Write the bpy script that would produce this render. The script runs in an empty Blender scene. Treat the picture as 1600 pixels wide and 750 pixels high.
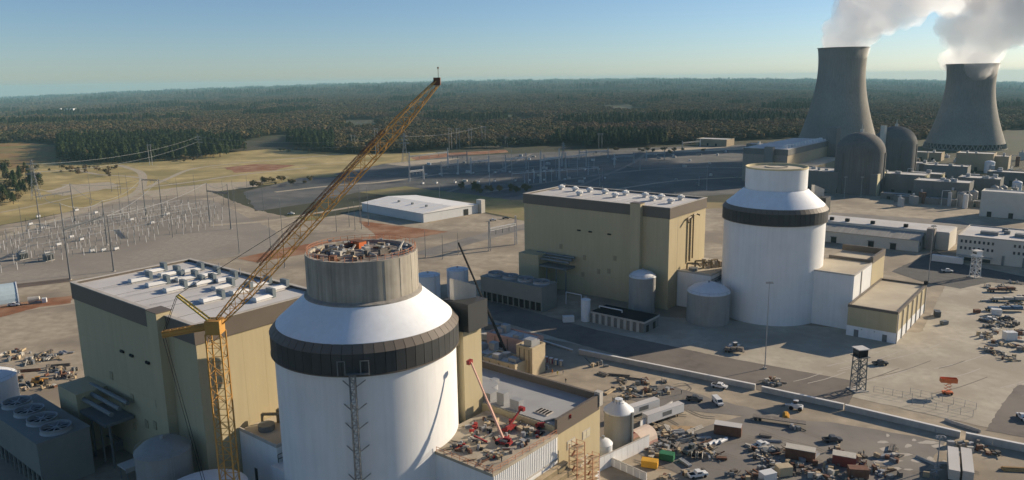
import bpy, bmesh, math, random
from mathutils import Vector, Matrix, noise as mnoise
from mathutils.geometry import tessellate_polygon
R = math.radians
rnd = random.Random(7)
sc = bpy.context.scene
col = sc.collection

# ------------------------------------------------------------------ camera
CAM_F, CAM_H = 1200.0, 108.0                      # focal length in photo pixels, height in metres
PITCH, ROLL = math.atan(250 / CAM_F), math.atan(12.3 / 800)
fw = Vector((0, math.cos(PITCH), -math.sin(PITCH)))
_r0 = Vector((1, 0, 0)); _u0 = _r0.cross(fw)
rt = _r0 * math.cos(ROLL) - _u0 * math.sin(ROLL)
up = _u0 * math.cos(ROLL) + _r0 * math.sin(ROLL)
cam_d = bpy.data.cameras.new('camera'); cam = bpy.data.objects.new('camera', cam_d); col.objects.link(cam)
cam_d.sensor_width = 36; cam_d.lens = 36 * CAM_F / 1600
cam_d.clip_start = 1; cam_d.clip_end = 60000
m = Matrix((rt, up, -fw)).transposed().to_4x4(); m.translation = (0, 0, CAM_H)
cam.matrix_world = m
sc.camera = cam

# ------------------------------------------------------------------ sky, sun, exposure
SUN_AZ, SUN_EL = R(66), R(20.5)                   # clockwise from +Y, above the horizon
world = bpy.data.worlds.new('World'); sc.world = world; world.use_nodes = True
wn = world.node_tree.nodes; wl = world.node_tree.links
sky = wn.new('ShaderNodeTexSky'); sky.sky_type = 'NISHITA'; sky.sun_disc = False
sky.sun_elevation = SUN_EL; sky.sun_rotation = SUN_AZ
sky.altitude = 100; sky.air_density = 0.82; sky.dust_density = 0.3; sky.ozone_density = 4.2
wl.new(sky.outputs[0], wn['Background'].inputs[0]); wn['Background'].inputs[1].default_value = 0.0505
sd = bpy.data.lights.new('sun', 'SUN'); sun = bpy.data.objects.new('sun', sd); col.objects.link(sun)
sd.energy = 3.15; sd.angle = R(0.5); sd.color = (1.0, 0.84, 0.64)
sun_dir = Vector((math.sin(SUN_AZ) * math.cos(SUN_EL), math.cos(SUN_AZ) * math.cos(SUN_EL), math.sin(SUN_EL)))
sun.rotation_euler = sun_dir.to_track_quat('Z', 'Y').to_euler()
sun.location = (300, 100, 400)
sc.view_settings.view_transform = 'Standard'; sc.view_settings.look = 'None'
sc.view_settings.exposure = 1.1; sc.view_settings.gamma = 1.0; sc.view_settings.use_curve_mapping = False
sc.render.engine = 'CYCLES'
cy = sc.cycles
cy.use_denoising = True; cy.max_bounces = 14; cy.diffuse_bounces = 4; cy.glossy_bounces = 2
cy.volume_bounces = 12; cy.transparent_max_bounces = 6; cy.caustics_reflective = False; cy.caustics_refractive = False
cy.use_adaptive_sampling = True; cy.adaptive_threshold = 0.02

# ------------------------------------------------------------------ helpers
def smooth(t):
    t = max(0.0, min(1.0, t)); return t * t * (3 - 2 * t)

def terr(x, y):
    """Height of the land: level round the plant, falling gently to both sides and rising to low hills far away."""
    if y < 1500: return 0.0
    z = -0.029 * x * x / y * smooth((y - 1500) / 2500)
    z += 52 * smooth((y - 5000) / 11000)
    z += 14 * smooth((y - 2200) / 3000) * mnoise.noise((x / 1400, y / 1700, 3.3))
    return z

def P(x, y, z=0.0):
    """Ground (or height z) point that the photograph shows at pixel x, y of 1600 x 750."""
    d = fw + rt * ((x - 800) / CAM_F) + up * ((375 - y) / CAM_F)
    t = (z - CAM_H) / d.z
    return Vector((d.x * t, d.y * t, z))

def D(x, y, Y):
    """Point that the photograph shows at pixel x, y at the distance Y ahead."""
    d = fw + rt * ((x - 800) / CAM_F) + up * ((375 - y) / CAM_F)
    return Vector((d.x * Y / d.y, Y, CAM_H + d.z * Y / d.y))

def Q(v):
    w = Vector(v) - Vector((0, 0, CAM_H)); k = w.dot(fw)
    if k <= 0: return (-9999, 9999)
    return (800 + CAM_F * w.dot(rt) / k, 375 - CAM_F * w.dot(up) / k)

PA = R(-39)                                       # the plant grid: a runs right and near, b right and far
E1 = Vector((math.cos(PA), math.sin(PA), 0)); E2 = Vector((-E1.y, E1.x, 0))
def W(c, a, b, z=0.0): return Vector((c[0], c[1], 0)) + E1 * a + E2 * b + Vector((0, 0, z))
CR, CL = (119.8, 345.0), (-36.5, 182.0)           # centres of the two shield buildings

def lin(c):
    return tuple(((v / 255) / 12.92 if v / 255 <= 0.04045 else ((v / 255 + 0.055) / 1.055) ** 2.4) for v in c)

MATS = {}
def mat(name, c, rough=0.8, var=0.12, scale=0.5, metal=0.0, streak=0.0, bump=0.0, c2=None, scale2=None, spec=0.3, stain=None, obj_var=0.0):
    """Procedural surface: base colour broken up by two noises, optional vertical weather streaks and relief."""
    if name in MATS: return MATS[name]
    mt = bpy.data.materials.new(name); mt.use_nodes = True
    n, l = mt.node_tree.nodes, mt.node_tree.links
    b = n['Principled BSDF']; b.inputs['Roughness'].default_value = rough; b.inputs['Metallic'].default_value = metal
    b.inputs['Specular IOR Level'].default_value = spec
    g = n.new('ShaderNodeNewGeometry')
    nz = n.new('ShaderNodeTexNoise'); nz.inputs['Scale'].default_value = scale; nz.inputs['Detail'].default_value = 7; nz.inputs['Roughness'].default_value = 0.62
    l.new(g.outputs['Position'], nz.inputs['Vector'])
    rp = n.new('ShaderNodeValToRGB'); rp.color_ramp.elements[0].position = 0.3; rp.color_ramp.elements[1].position = 0.7
    lo = tuple(v * (1 - var) for v in c); hi = tuple(min(1, v * (1 + var)) for v in c)
    rp.color_ramp.elements[0].color = (*lo, 1); rp.color_ramp.elements[1].color = (*hi, 1)
    l.new(nz.outputs[0], rp.inputs[0]); out = rp.outputs[0]
    if c2:
        n2 = n.new('ShaderNodeTexNoise'); n2.inputs['Scale'].default_value = scale2 or scale * 0.2; n2.inputs['Detail'].default_value = 5
        l.new(g.outputs['Position'], n2.inputs['Vector'])
        r2 = n.new('ShaderNodeValToRGB'); r2.color_ramp.elements[0].position = 0.42; r2.color_ramp.elements[1].position = 0.62
        l.new(n2.outputs[0], r2.inputs[0])
        mx = n.new('ShaderNodeMixRGB'); mx.inputs[2].default_value = (*c2, 1); l.new(r2.outputs[0], mx.inputs[0]); l.new(out, mx.inputs[1]); out = mx.outputs[0]
    if streak:
        mp = n.new('ShaderNodeMapping'); mp.inputs['Scale'].default_value = (0.9, 0.9, 0.05); l.new(g.outputs['Position'], mp.inputs[0])
        n3 = n.new('ShaderNodeTexNoise'); n3.inputs['Scale'].default_value = 1.0; n3.inputs['Detail'].default_value = 6; l.new(mp.outputs[0], n3.inputs['Vector'])
        r3 = n.new('ShaderNodeValToRGB'); r3.color_ramp.elements[0].position = 0.3; r3.color_ramp.elements[1].position = 0.65
        k = 1 - streak; r3.color_ramp.elements[0].color = (k, k, k, 1); r3.color_ramp.elements[1].color = (1, 1, 1, 1)
        l.new(n3.outputs[0], r3.inputs[0])
        mu = n.new('ShaderNodeMixRGB'); mu.blend_type = 'MULTIPLY'; mu.inputs[0].default_value = 1; l.new(out, mu.inputs[1]); l.new(r3.outputs[0], mu.inputs[2]); out = mu.outputs[0]
    if obj_var:
        oi = n.new('ShaderNodeObjectInfo'); mr = n.new('ShaderNodeMapRange'); mr.inputs[3].default_value = 1 - obj_var; mr.inputs[4].default_value = 1 + obj_var
        l.new(oi.outputs['Random'], mr.inputs[0])
        mu = n.new('ShaderNodeMixRGB'); mu.blend_type = 'MULTIPLY'; mu.inputs[0].default_value = 1; l.new(out, mu.inputs[1]); l.new(mr.outputs[0], mu.inputs[2]); out = mu.outputs[0]
    l.new(out, b.inputs['Base Color'])
    if bump:
        bp = n.new('ShaderNodeBump'); bp.inputs['Strength'].default_value = bump; bp.inputs['Distance'].default_value = 0.3
        l.new(nz.outputs[0], bp.inputs['Height']); l.new(bp.outputs[0], b.inputs['Normal'])
    MATS[name] = mt
    return mt

class MB:
    """Collects faces; build() links them as one mesh object."""
    def __init__(s): s.v = []; s.f = []
    def add(s, vs, fs):
        o = len(s.v); s.v += [tuple(p) for p in vs]; s.f += [tuple(i + o for i in q) for q in fs]; return s
    def box(s, x0, x1, y0, y1, z0, z1):
        return s.add([(x0,y0,z0),(x1,y0,z0),(x1,y1,z0),(x0,y1,z0),(x0,y0,z1),(x1,y0,z1),(x1,y1,z1),(x0,y1,z1)],
                     [(3,2,1,0),(4,5,6,7),(0,1,5,4),(1,2,6,5),(2,3,7,6),(3,0,4,7)])
    def cbox(s, x, y, z, sx, sy, sz): return s.box(x-sx/2, x+sx/2, y-sy/2, y+sy/2, z, z+sz)
    def lathe(s, prof, n=48, cx=0, cy=0, a0=0.0, a1=2*math.pi, cap=True):
        full = abs(a1 - a0 - 2*math.pi) < 1e-6; k = n if full else n + 1; vs = []
        for r_, z_ in prof:
            for i in range(k):
                a = a0 + (a1 - a0) * i / n; vs.append((cx + r_*math.cos(a), cy + r_*math.sin(a), z_))
        fs = []
        for j in range(len(prof)-1):
            for i in range(n):
                i2 = (i+1) % k; fs.append((j*k+i, j*k+i2, (j+1)*k+i2, (j+1)*k+i))
        if cap and full:
            if prof[0][0] > 0.01: fs.append(tuple(range(k-1, -1, -1)))
            if prof[-1][0] > 0.01: fs.append(tuple((len(prof)-1)*k + i for i in range(k)))
        return s.add(vs, fs)
    def cyl(s, x, y, z0, z1, r0, r1=None, n=16): return s.lathe([(r0, z0), (r0 if r1 is None else r1, z1)], n, x, y)
    def beam(s, p, q, w, h=None, w2=None, n=4):
        p, q = Vector(p), Vector(q); d = (q - p)
        if d.length < 1e-6: return s
        d.normalize(); h = h or w
        a = Vector((0, 0, 1)) if abs(d.z) < 0.95 else Vector((1, 0, 0))
        x = d.cross(a).normalized(); y = x.cross(d).normalized(); k2 = 1 if w2 is None else w2 / w
        if n == 4: c = [(-.5,-.5),(.5,-.5),(.5,.5),(-.5,.5)]
        else: c = [(.5*math.cos(2*math.pi*i/n), .5*math.sin(2*math.pi*i/n)) for i in range(n)]
        vs = [p + x*(u*w) + y*(t*h) for u, t in c] + [q + x*(u*w*k2) + y*(t*h*k2) for u, t in c]
        fs = [(i, (i+1) % n, n + (i+1) % n, n + i) for i in range(n)] + [tuple(range(n-1, -1, -1)), tuple(range(n, 2*n))]
        return s.add(vs, fs)
    def path(s, pts, w, n=5):
        for p, q in zip(pts[:-1], pts[1:]): s.beam(p, q, w, n=n)
        return s
    def prism(s, poly, z0, z1):
        n = len(poly); vs = [(x, y, z0) for x, y in poly] + [(x, y, z1) for x, y in poly]
        fs = [(i, (i+1) % n, n + (i+1) % n, n + i) for i in range(n)]
        for t in tessellate_polygon([[Vector((x, y, 0)) for x, y in poly]]):
            a, b, c = t
            cr = (Vector(poly[b]) - Vector(poly[a])).cross(Vector(poly[c]) - Vector(poly[a]))
            if cr < 0: b, c = c, b
            fs.append((n+a, n+b, n+c)); fs.append((c, b, a))
        return s.add(vs, fs)
    def lattice(s, p, q, w, bay, chord=0.14, lace=0.07, w2=None):
        """Four-chord lattice boom from p to q."""
        p, q = Vector(p), Vector(q); d = q - p; L = d.length; d.normalize()
        a = Vector((0, 0, 1)) if abs(d.z) < 0.95 else Vector((0, 1, 0))
        x = d.cross(a).normalized(); y = x.cross(d).normalized(); w2 = w2 or w
        n = max(1, round(L / bay)); cs = [(-.5,-.5),(.5,-.5),(.5,.5),(-.5,.5)]
        def pt(i, k):
            ww = w + (w2 - w) * i / n; return p + d * (L * i / n) + x * (cs[k][0] * ww) + y * (cs[k][1] * ww)
        for k in range(4): s.beam(pt(0, k), pt(n, k), chord)
        for i in range(n):
            for k in range(4):
                k2 = (k + 1) % 4
                s.beam(pt(i, k), pt(i+1, k2) if (i + k) % 2 else pt(i+1, k), lace) if False else s.beam(pt(i, k if i % 2 else k2), pt(i+1, k2 if i % 2 else k), lace)
                s.beam(pt(i+1, k), pt(i+1, k2), lace)
        return s
    def mesh(s, name):
        me = bpy.data.meshes.new(name); me.from_pydata(s.v, [], s.f); me.update(); return me
    def build(s, name, mt, parent=None, loc=(0,0,0), rotz=0.0, sm=False):
        me = s.mesh(name); me.materials.append(mt)
        return put(me, name, parent, loc, (0, 0, rotz), sm)

def put(me, name, parent=None, loc=(0,0,0), rot=(0,0,0), sm=False, scale=None):
    if sm:
        me.polygons.foreach_set('use_smooth', [True] * len(me.polygons))
        try: me.set_sharp_from_angle(angle=R(35))
        except Exception: pass
    o = bpy.data.objects.new(name, me); col.objects.link(o); o.parent = parent; o.location = loc; o.rotation_euler = rot
    if scale: o.scale = scale
    return o

def tag(o, label=None, cat=None, group=None, kind=None):
    if label: o['label'] = label
    if cat: o['category'] = cat
    if group: o['group'] = group
    if kind: o['kind'] = kind
    return o

def thing(name, label, cat, loc=(0,0,0), rotz=0.0, group=None):
    o = bpy.data.objects.new(name, None); col.objects.link(o); o.location = loc; o.rotation_euler = (0, 0, rotz)
    o.empty_display_size = 1
    return tag(o, label, cat, group)

def copy_tree(o, loc=None, rotz=None, label=None, parent=None, scale=None):
    c = o.copy(); col.objects.link(c); c.parent = parent
    if loc is not None: c.location = loc
    if rotz is not None: c.rotation_euler = (0, 0, rotz)
    if scale is not None: c.scale = (scale,) * 3
    if label: c['label'] = label
    for ch in o.children: copy_tree(ch, parent=c)
    return c
# ------------------------------------------------------------------ the setting: land, yards, roads
M_land = mat('land', (0.061, 0.054, 0.029), 0.95, 0.35, 0.02, c2=(0.043, 0.050, 0.022), scale2=0.004)
M_yard = mat('yard_gravel', (0.37, 0.31, 0.225), 0.95, 0.26, 0.16, c2=(0.24, 0.20, 0.15), scale2=0.025, bump=0.25)
M_pad = mat('pad_concrete', (0.43, 0.385, 0.30), 0.9, 0.16, 0.25, c2=(0.325, 0.285, 0.22), scale2=0.035)
M_gravel = mat('switchyard_gravel', (0.292, 0.258, 0.209), 0.95, 0.14, 0.3, c2=(0.243, 0.214, 0.176), scale2=0.02)
M_fargravel = mat('dark_stone_with_shade', (0.135, 0.128, 0.118), 0.95, 0.35, 0.06, c2=(0.08, 0.085, 0.085), scale2=0.016)  # dark stone, darkened further to put the yard's shadow into the colour
M_asph = mat('asphalt', (0.135, 0.118, 0.102), 0.9, 0.25, 0.22, c2=(0.185, 0.16, 0.135), scale2=0.04)
M_asph2 = mat('worn_asphalt', (0.185, 0.170, 0.151), 0.9, 0.15, 0.12, c2=(0.243, 0.219, 0.185), scale2=0.03)
M_grass = mat('dry_grass', (0.41, 0.32, 0.14), 0.95, 0.3, 0.05, c2=(0.25, 0.205, 0.08), scale2=0.015)
M_grass2 = mat('green_grass', (0.17, 0.165, 0.06), 0.95, 0.3, 0.06, c2=(0.27, 0.21, 0.10), scale2=0.02)
M_track = mat('dirt_track', (0.389, 0.331, 0.243), 0.95, 0.15, 0.15)
M_clay = mat('red_clay', (0.234, 0.097, 0.043), 0.95, 0.25, 0.2, c2=(0.322, 0.185, 0.107), scale2=0.06)
M_mud = mat('dark_soil', (0.112, 0.082, 0.064), 0.95, 0.2, 0.2, c2=(0.155, 0.116, 0.088), scale2=0.05)

def build_terrain():
    ys = [-300, -150, 0, 150]; y = 150
    while y < 17000: y *= 1.06; ys.append(y)
    nx = 90; vs = []; fs = []
    for y in ys:
        hw = 1.1 * max(y, 0) + 500
        for i in range(nx + 1):
            x = -hw + 2 * hw * i / nx; vs.append((x, y, terr(x, y) - 0.12))
    for j in range(len(ys) - 1):
        for i in range(nx):
            a = j * (nx + 1) + i; fs.append((a, a + 1, a + nx + 2, a + nx + 1))
    mb = MB(); mb.v = vs; mb.f = fs
    return mb.build('terrain', M_land, sm=True)
tag(build_terrain(), 'brown and green land reaching to the horizon', kind='structure')

def sheet(name, px, z, mt, world_pts=None, jag=0.0):
    """A flat ground sheet through the ground points seen at these pixels."""
    pts = [P(x, y) for x, y in px] if px else [Vector(p) for p in world_pts]
    if jag:
        out = []
        for i, p in enumerate(pts):
            q = pts[(i + 1) % len(pts)]; n = max(1, int((q - p).length / (jag * 3)))
            for k in range(n):
                s = p.lerp(q, k / n)
                s += Vector((mnoise.noise((s.x / (jag*4), s.y / (jag*4), 1)), mnoise.noise((s.x / (jag*4), s.y / (jag*4), 7)), 0)) * jag
                out.append(s)
        pts = out
    vs = [(p.x, p.y, z) for p in pts]
    fs = []
    for a, b, c in tessellate_polygon([[Vector((x, y, 0)) for x, y, _ in vs]]):
        A, B, C = Vector(vs[a]), Vector(vs[b]), Vector(vs[c])
        fs.append((a, b, c) if (B - A).cross(C - A).z > 0 else (a, c, b))
    mb = MB(); mb.v = vs; mb.f = fs
    return tag(mb.build(name, mt), kind='structure')

def strip(name, px, w, z, mt):
    """A road or track of width w along the ground points at these pixels."""
    pts = [P(x, y) for x, y in px]; L = []; Rr = []
    pp = []
    for i in range(len(pts) - 1):
        p0 = pts[max(i-1, 0)]; p1 = pts[i]; p2 = pts[i+1]; p3 = pts[min(i+2, len(pts)-1)]
        for k in range(6):
            t = k / 6
            pp.append(0.5 * ((2*p1) + (p2-p0)*t + (2*p0-5*p1+4*p2-p3)*t*t + (3*p1-p0-3*p2+p3)*t**3))
    pp.append(pts[-1])
    vs = []; fs = []
    for i, p in enumerate(pp):
        d = (pp[min(i+1, len(pp)-1)] - pp[max(i-1, 0)]); d.z = 0; d.normalize(); n = Vector((-d.y, d.x, 0))
        ww = w * (1 + 0.18 * mnoise.noise((p.x / 25, p.y / 25, 5)))
        vs += [tuple(p + n * ww / 2 + Vector((0, 0, z))), tuple(p - n * ww / 2 + Vector((0, 0, z)))]
        if i: fs.append((2*i-2, 2*i-1, 2*i+1, 2*i))
    mb = MB(); mb.v = vs; mb.f = fs
    return tag(mb.build(name, mt), kind='structure')

sheet('grass_field', [(-400,420),(-300,300),(0,262),(60,238),(92,232),(215,240),(330,240),(430,232),(560,242),(680,238),(700,246),(590,262),(520,276),(420,288),(330,292),(210,312),(60,340),(0,352)], -0.08, M_grass, jag=4)
sheet('grass_field', [(-300,262),(-200,232),(0,221),(92,227),(96,250),(40,262),(0,266)], -0.07, mat('orange_grass', (0.25,0.15,0.055), 0.95, 0.25, 0.04, c2=(0.17,0.16,0.05), scale2=0.01))
sheet('grass_field', [(560,300),(640,288),(820,296),(1000,312),(1180,318),(1180,330),(1000,330),(820,345),(740,326),(640,310)], -0.075, M_grass2, jag=3)
sheet('grass_field', [(400,345),(470,335),(560,345),(600,352),(640,372),(560,392),(440,382)], -0.06, M_grass2, jag=3)
sheet('switchyard_ground', [(520,272),(600,256),(700,245),(1000,231),(1160,226),(1260,240),(1200,300),(1000,312),(800,312),(640,292)], -0.06, M_fargravel, jag=3)
sheet('parking_lot', [(380,300),(470,278),(560,276),(640,290),(560,300),(480,318),(400,330)], -0.05, M_fargravel, jag=3)
sheet('plant_yard', [(-900,520),(-300,430),(0,352),(60,342),(215,303),(330,300),(400,328),(480,345),(560,330),(740,330),(820,345),(1000,332),(1180,322),(1300,300),(1700,330),(2400,420),(2400,1400),(-1500,1400)], -0.05, M_yard, jag=2.5)
sheet('switchyard_ground', [(-300,470),(-200,420),(0,368),(210,312),(330,312),(430,360),(440,392),(270,412),(115,436),(0,446)], -0.02, M_gravel, jag=2)
# Dirt tracks through the fields and service roads by the switchyard
strip('dirt_track', [(-60,392),(60,352),(150,322),(215,300),(222,272),(200,262),(185,258)], 9, -0.015, M_track)
strip('dirt_track', [(222,296),(260,280),(300,264),(360,256),(450,248),(540,240)], 7, -0.012, M_track)
strip('dirt_track', [(100,288),(160,294),(230,292),(300,284),(360,275),(420,268),(480,262)], 8, -0.010, M_track)
strip('dirt_track', [(110,262),(150,272),(195,275),(220,278)], 6, -0.0092, M_track)
strip('dirt_track', [(230,300),(290,296),(350,288),(410,283),(450,276)], 5, -0.0094, M_track)
strip('dirt_track', [(0,332),(70,318),(140,302)], 4, -0.0091, M_track)
sheet('bare_earth', [(215,300),(330,286),(420,282),(400,292),(330,300),(240,308)], -0.0098, M_track, jag=3)
strip('dirt_track', [(330,262),(380,260),(470,258),(560,252)], 4, -0.0095, M_track)
sheet('bare_earth', [(70,300),(100,290),(170,284),(190,290),(150,298),(100,306)], -0.011, M_track, jag=3)
strip('service_road', [(-100,505),(40,482),(130,470)], 9, -0.005, M_track)
strip('service_road', [(-200,475),(0,450),(110,437)], 10, -0.004, M_mud)
sheet('red_soil', [(-80,492),(0,478),(60,468),(112,462),(112,474),(60,480),(0,496)], -0.001, M_clay, jag=1)
sheet('red_soil', [(370,404),(430,390),(500,378),(560,372),(640,360),(655,368),(560,384),(470,398),(400,410)], -0.002, M_clay, jag=1.2)
sheet('red_soil', [(560,345),(640,355),(700,362),(650,372),(590,370)], -0.003, M_clay, jag=1.2)
strip('service_road', [(660,398),(740,374),(830,352),(960,330)], 16, -0.004, M_asph2)
strip('service_road', [(330,352),(420,345),(500,332),(560,322),(640,312)], 7, -0.006, M_track)
strip('service_road', [(430,300),(520,290),(600,284),(700,270)], 7, -0.04, M_track)
strip('service_road', [(760,300),(860,284),(960,270),(1060,262),(1180,262)], 8, -0.03, M_asph2)
strip('service_road', [(960,296),(1060,282),(1180,276)], 5, -0.029, M_track)
# Unit pad, the road beside the long wall and the worn lanes
sheet('concrete_pad', [(800,520),(940,545),(1200,600),(1330,620),(1640,690),(1900,620),(1700,420),(1480,440),(1440,520),(1130,500),(950,490)], 0.0, M_pad, jag=1)
sheet('asphalt_road', [(700,470),(742,462),(930,515),(1120,556),(1345,597),(1320,640),(1110,592),(930,545),(745,492)], 0.004, M_asph, jag=0.5)
sheet('asphalt_road', [(1560,640),(1590,600),(1900,660),(1900,740),(1540,672)], 0.005, M_asph, jag=0.5)
sheet('asphalt_lane', [(980,700),(1160,650),(1300,660),(1480,690),(1440,740),(1420,800),(1180,800)], 0.003, M_asph2, jag=1.2)
sheet('asphalt_lane', [(1040,600),(1110,622),(1260,660),(1160,650),(1060,640),(960,620)], 0.002, M_asph2, jag=1)
sheet('asphalt_lane', [(1290,350),(1300,332),(1500,345),(1520,352),(1480,366)], 0.006, M_asph2, jag=0.8)

# orange bank and pale lots beyond the far switchyard, wheel ruts and dried mud on the near yard
sheet('bare_earth', [(640,246),(700,239),(790,234),(795,238),(720,243),(650,250)], -0.045, M_clay, jag=2)
sheet('bare_earth', [(1010,236),(1060,231),(1160,229),(1170,233),(1060,238)], -0.044, M_track, jag=3)
sheet('bare_earth', [(600,256),(660,250),(720,247),(700,251),(640,260)], -0.043, M_track, jag=2)
sheet('bare_earth', [(350,262),(400,256),(460,258),(430,266),(370,270)], -0.0085, M_clay, jag=4)
sheet('bare_earth', [(1000,690),(1040,664),(1110,668),(1120,690),(1060,700)], 0.0022, mat('orange_dirt', (0.40,0.28,0.16), 0.95, 0.2, 0.3), jag=1)
M_rut = mat('wheel_rut', (0.19, 0.165, 0.135), 0.95, 0.2, 0.4); M_drymud = mat('dried_mud', (0.44, 0.40, 0.34), 0.95, 0.12, 0.4)
r_ = random.Random(21)
for i in range(26):
    x, y = r_.uniform(960, 1420), r_.uniform(600, 745)
    if y < 596 + (x - 960) * .17: continue
    dx, k = r_.uniform(50, 120), r_.uniform(-14, 14)
    for o_ in (0, 3.2):
        strip('wheel_rut', [(x, y + o_), (x + dx*.35, y + o_ + dx*.10 + k*.4), (x + dx*.7, y + o_ + dx*.16 + k), (x + dx, y + o_ + dx*.26 + k*.6)], .38, 0.0075 + i*.0004, M_rut)
for i in range(12):
    x, y = 1000 + r_.uniform(0, 62), 600 + r_.uniform(0, 26)
    strip('wheel_rut', [(x, y), (x + 16, y - 3), (x + 26, y + 3), (x + 18, y + 10)], .34, 0.02 + i*.0004, M_rut)
for i in range(30):
    x, y = r_.gauss(1420, 34), r_.gauss(712, 14)
    if y < 610 + (x - 1180) * .235 + 12: continue
    w, h = r_.uniform(3, 16), r_.uniform(1.2, 3.6)
    sheet('dried_mud', [(x-w, y), (x-w*.4, y-h), (x+w*.5, y-h*.7), (x+w, y+h*.3), (x+w*.2, y+h), (x-w*.7, y+h*.8)], 0.010 + i*.0003, M_drymud, jag=.7)
for i in range(22):
    x, y = r_.uniform(1180, 1590), r_.uniform(560, 625)
    if y > 590 + (x - 1180) * .2: continue
    dx = r_.uniform(40, 110); strip('wheel_rut', [(x, y), (x + dx*.5, y - dx*.12), (x + dx, y - dx*.3)], .45, 0.016 + i*.0003, M_drymud if i % 3 else M_rut)

sheet('dark_ground_sheet', [(1392,424),(1462,392),(1492,410),(1600,432),(1640,440),(1600,446),(1548,441),(1500,451),(1440,440)], 0.0065, mat('dark_ground', (0.085,0.082,0.078), 0.9, 0.2, 0.2), jag=.8)  # flat dark sheet on the ground in front of the office
strip('service_road', [(560,286),(640,276),(740,268),(860,258),(980,250),(1100,244)], 5, -0.031, M_asph2)
strip('service_road', [(700,300),(760,276),(800,256),(830,240)], 5, -0.032, M_asph2)
strip('service_road', [(880,300),(940,276),(990,254),(1010,238)], 5, -0.033, M_asph2)
# ------------------------------------------------------------------ the two new units
M_white = mat('white_panel', (0.77, 0.77, 0.75), 0.6, 0.05, 0.12, streak=0.07)
M_cone = mat('white_membrane', (0.78, 0.80, 0.81), 0.55, 0.05, 0.2, streak=0.06)
M_tan = mat('tan_cladding', (0.475, 0.40, 0.245), 0.7, 0.05, 0.05, streak=0.08)
M_brown = mat('bronze_fascia', (0.135, 0.112, 0.09), 0.6, 0.08, 0.1)
M_dark = mat('dark_louvre', (0.042, 0.044, 0.044), 0.65, 0.15, 0.15, obj_var=0.15)
M_roofw = mat('white_roof', (0.56, 0.545, 0.52), 0.8, 0.07, 0.15, c2=(0.50,0.48,0.45), scale2=0.05)
M_beige = mat('beige_roof', (0.50, 0.44, 0.33), 0.85, 0.08, 0.15, c2=(0.43,0.37,0.28), scale2=0.06)
M_conc = mat('raw_concrete', (0.40, 0.365, 0.30), 0.9, 0.14, 0.2, streak=0.35, bump=0.2)
M_concl = mat('pale_concrete', (0.46, 0.43, 0.38), 0.9, 0.10, 0.3, streak=0.12)
M_grey = mat('grey_steel', (0.17, 0.18, 0.18), 0.5, 0.1, 0.5, metal=0.2)
M_galv = mat('galvanised_steel', (0.33, 0.335, 0.335), 0.55, 0.08, 0.4, metal=0.2)
M_tank = mat('tank_grey', (0.30, 0.29, 0.27), 0.55, 0.08, 0.2, streak=0.1)
M_hole = mat('shadow_opening', (0.02, 0.02, 0.02), 0.9, 0.1)
M_glass = mat('window_glass', (0.03, 0.04, 0.05), 0.12, 0.1, spec=0.6)
M_yel = mat('crane_yellow', (0.46, 0.245, 0.06), 0.6, 0.12, 0.4)
M_red = mat('red_paint', (0.27, 0.03, 0.028), 0.55, 0.15, 0.6)
M_orange = mat('orange_paint', (0.62, 0.16, 0.05), 0.55, 0.12, 0.6)
M_black = mat('black_paint', (0.022, 0.022, 0.024), 0.9, 0.1, spec=0.05)
M_rust = mat('rusty_steel', (0.16, 0.078, 0.048), 0.8, 0.25, 0.6)
M_rail = mat('safety_rail', (0.45, 0.20, 0.11), 0.7, 0.1)
M_wood = mat('raw_timber', (0.42, 0.33, 0.21), 0.85, 0.15, 0.6, obj_var=0.2)

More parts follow.
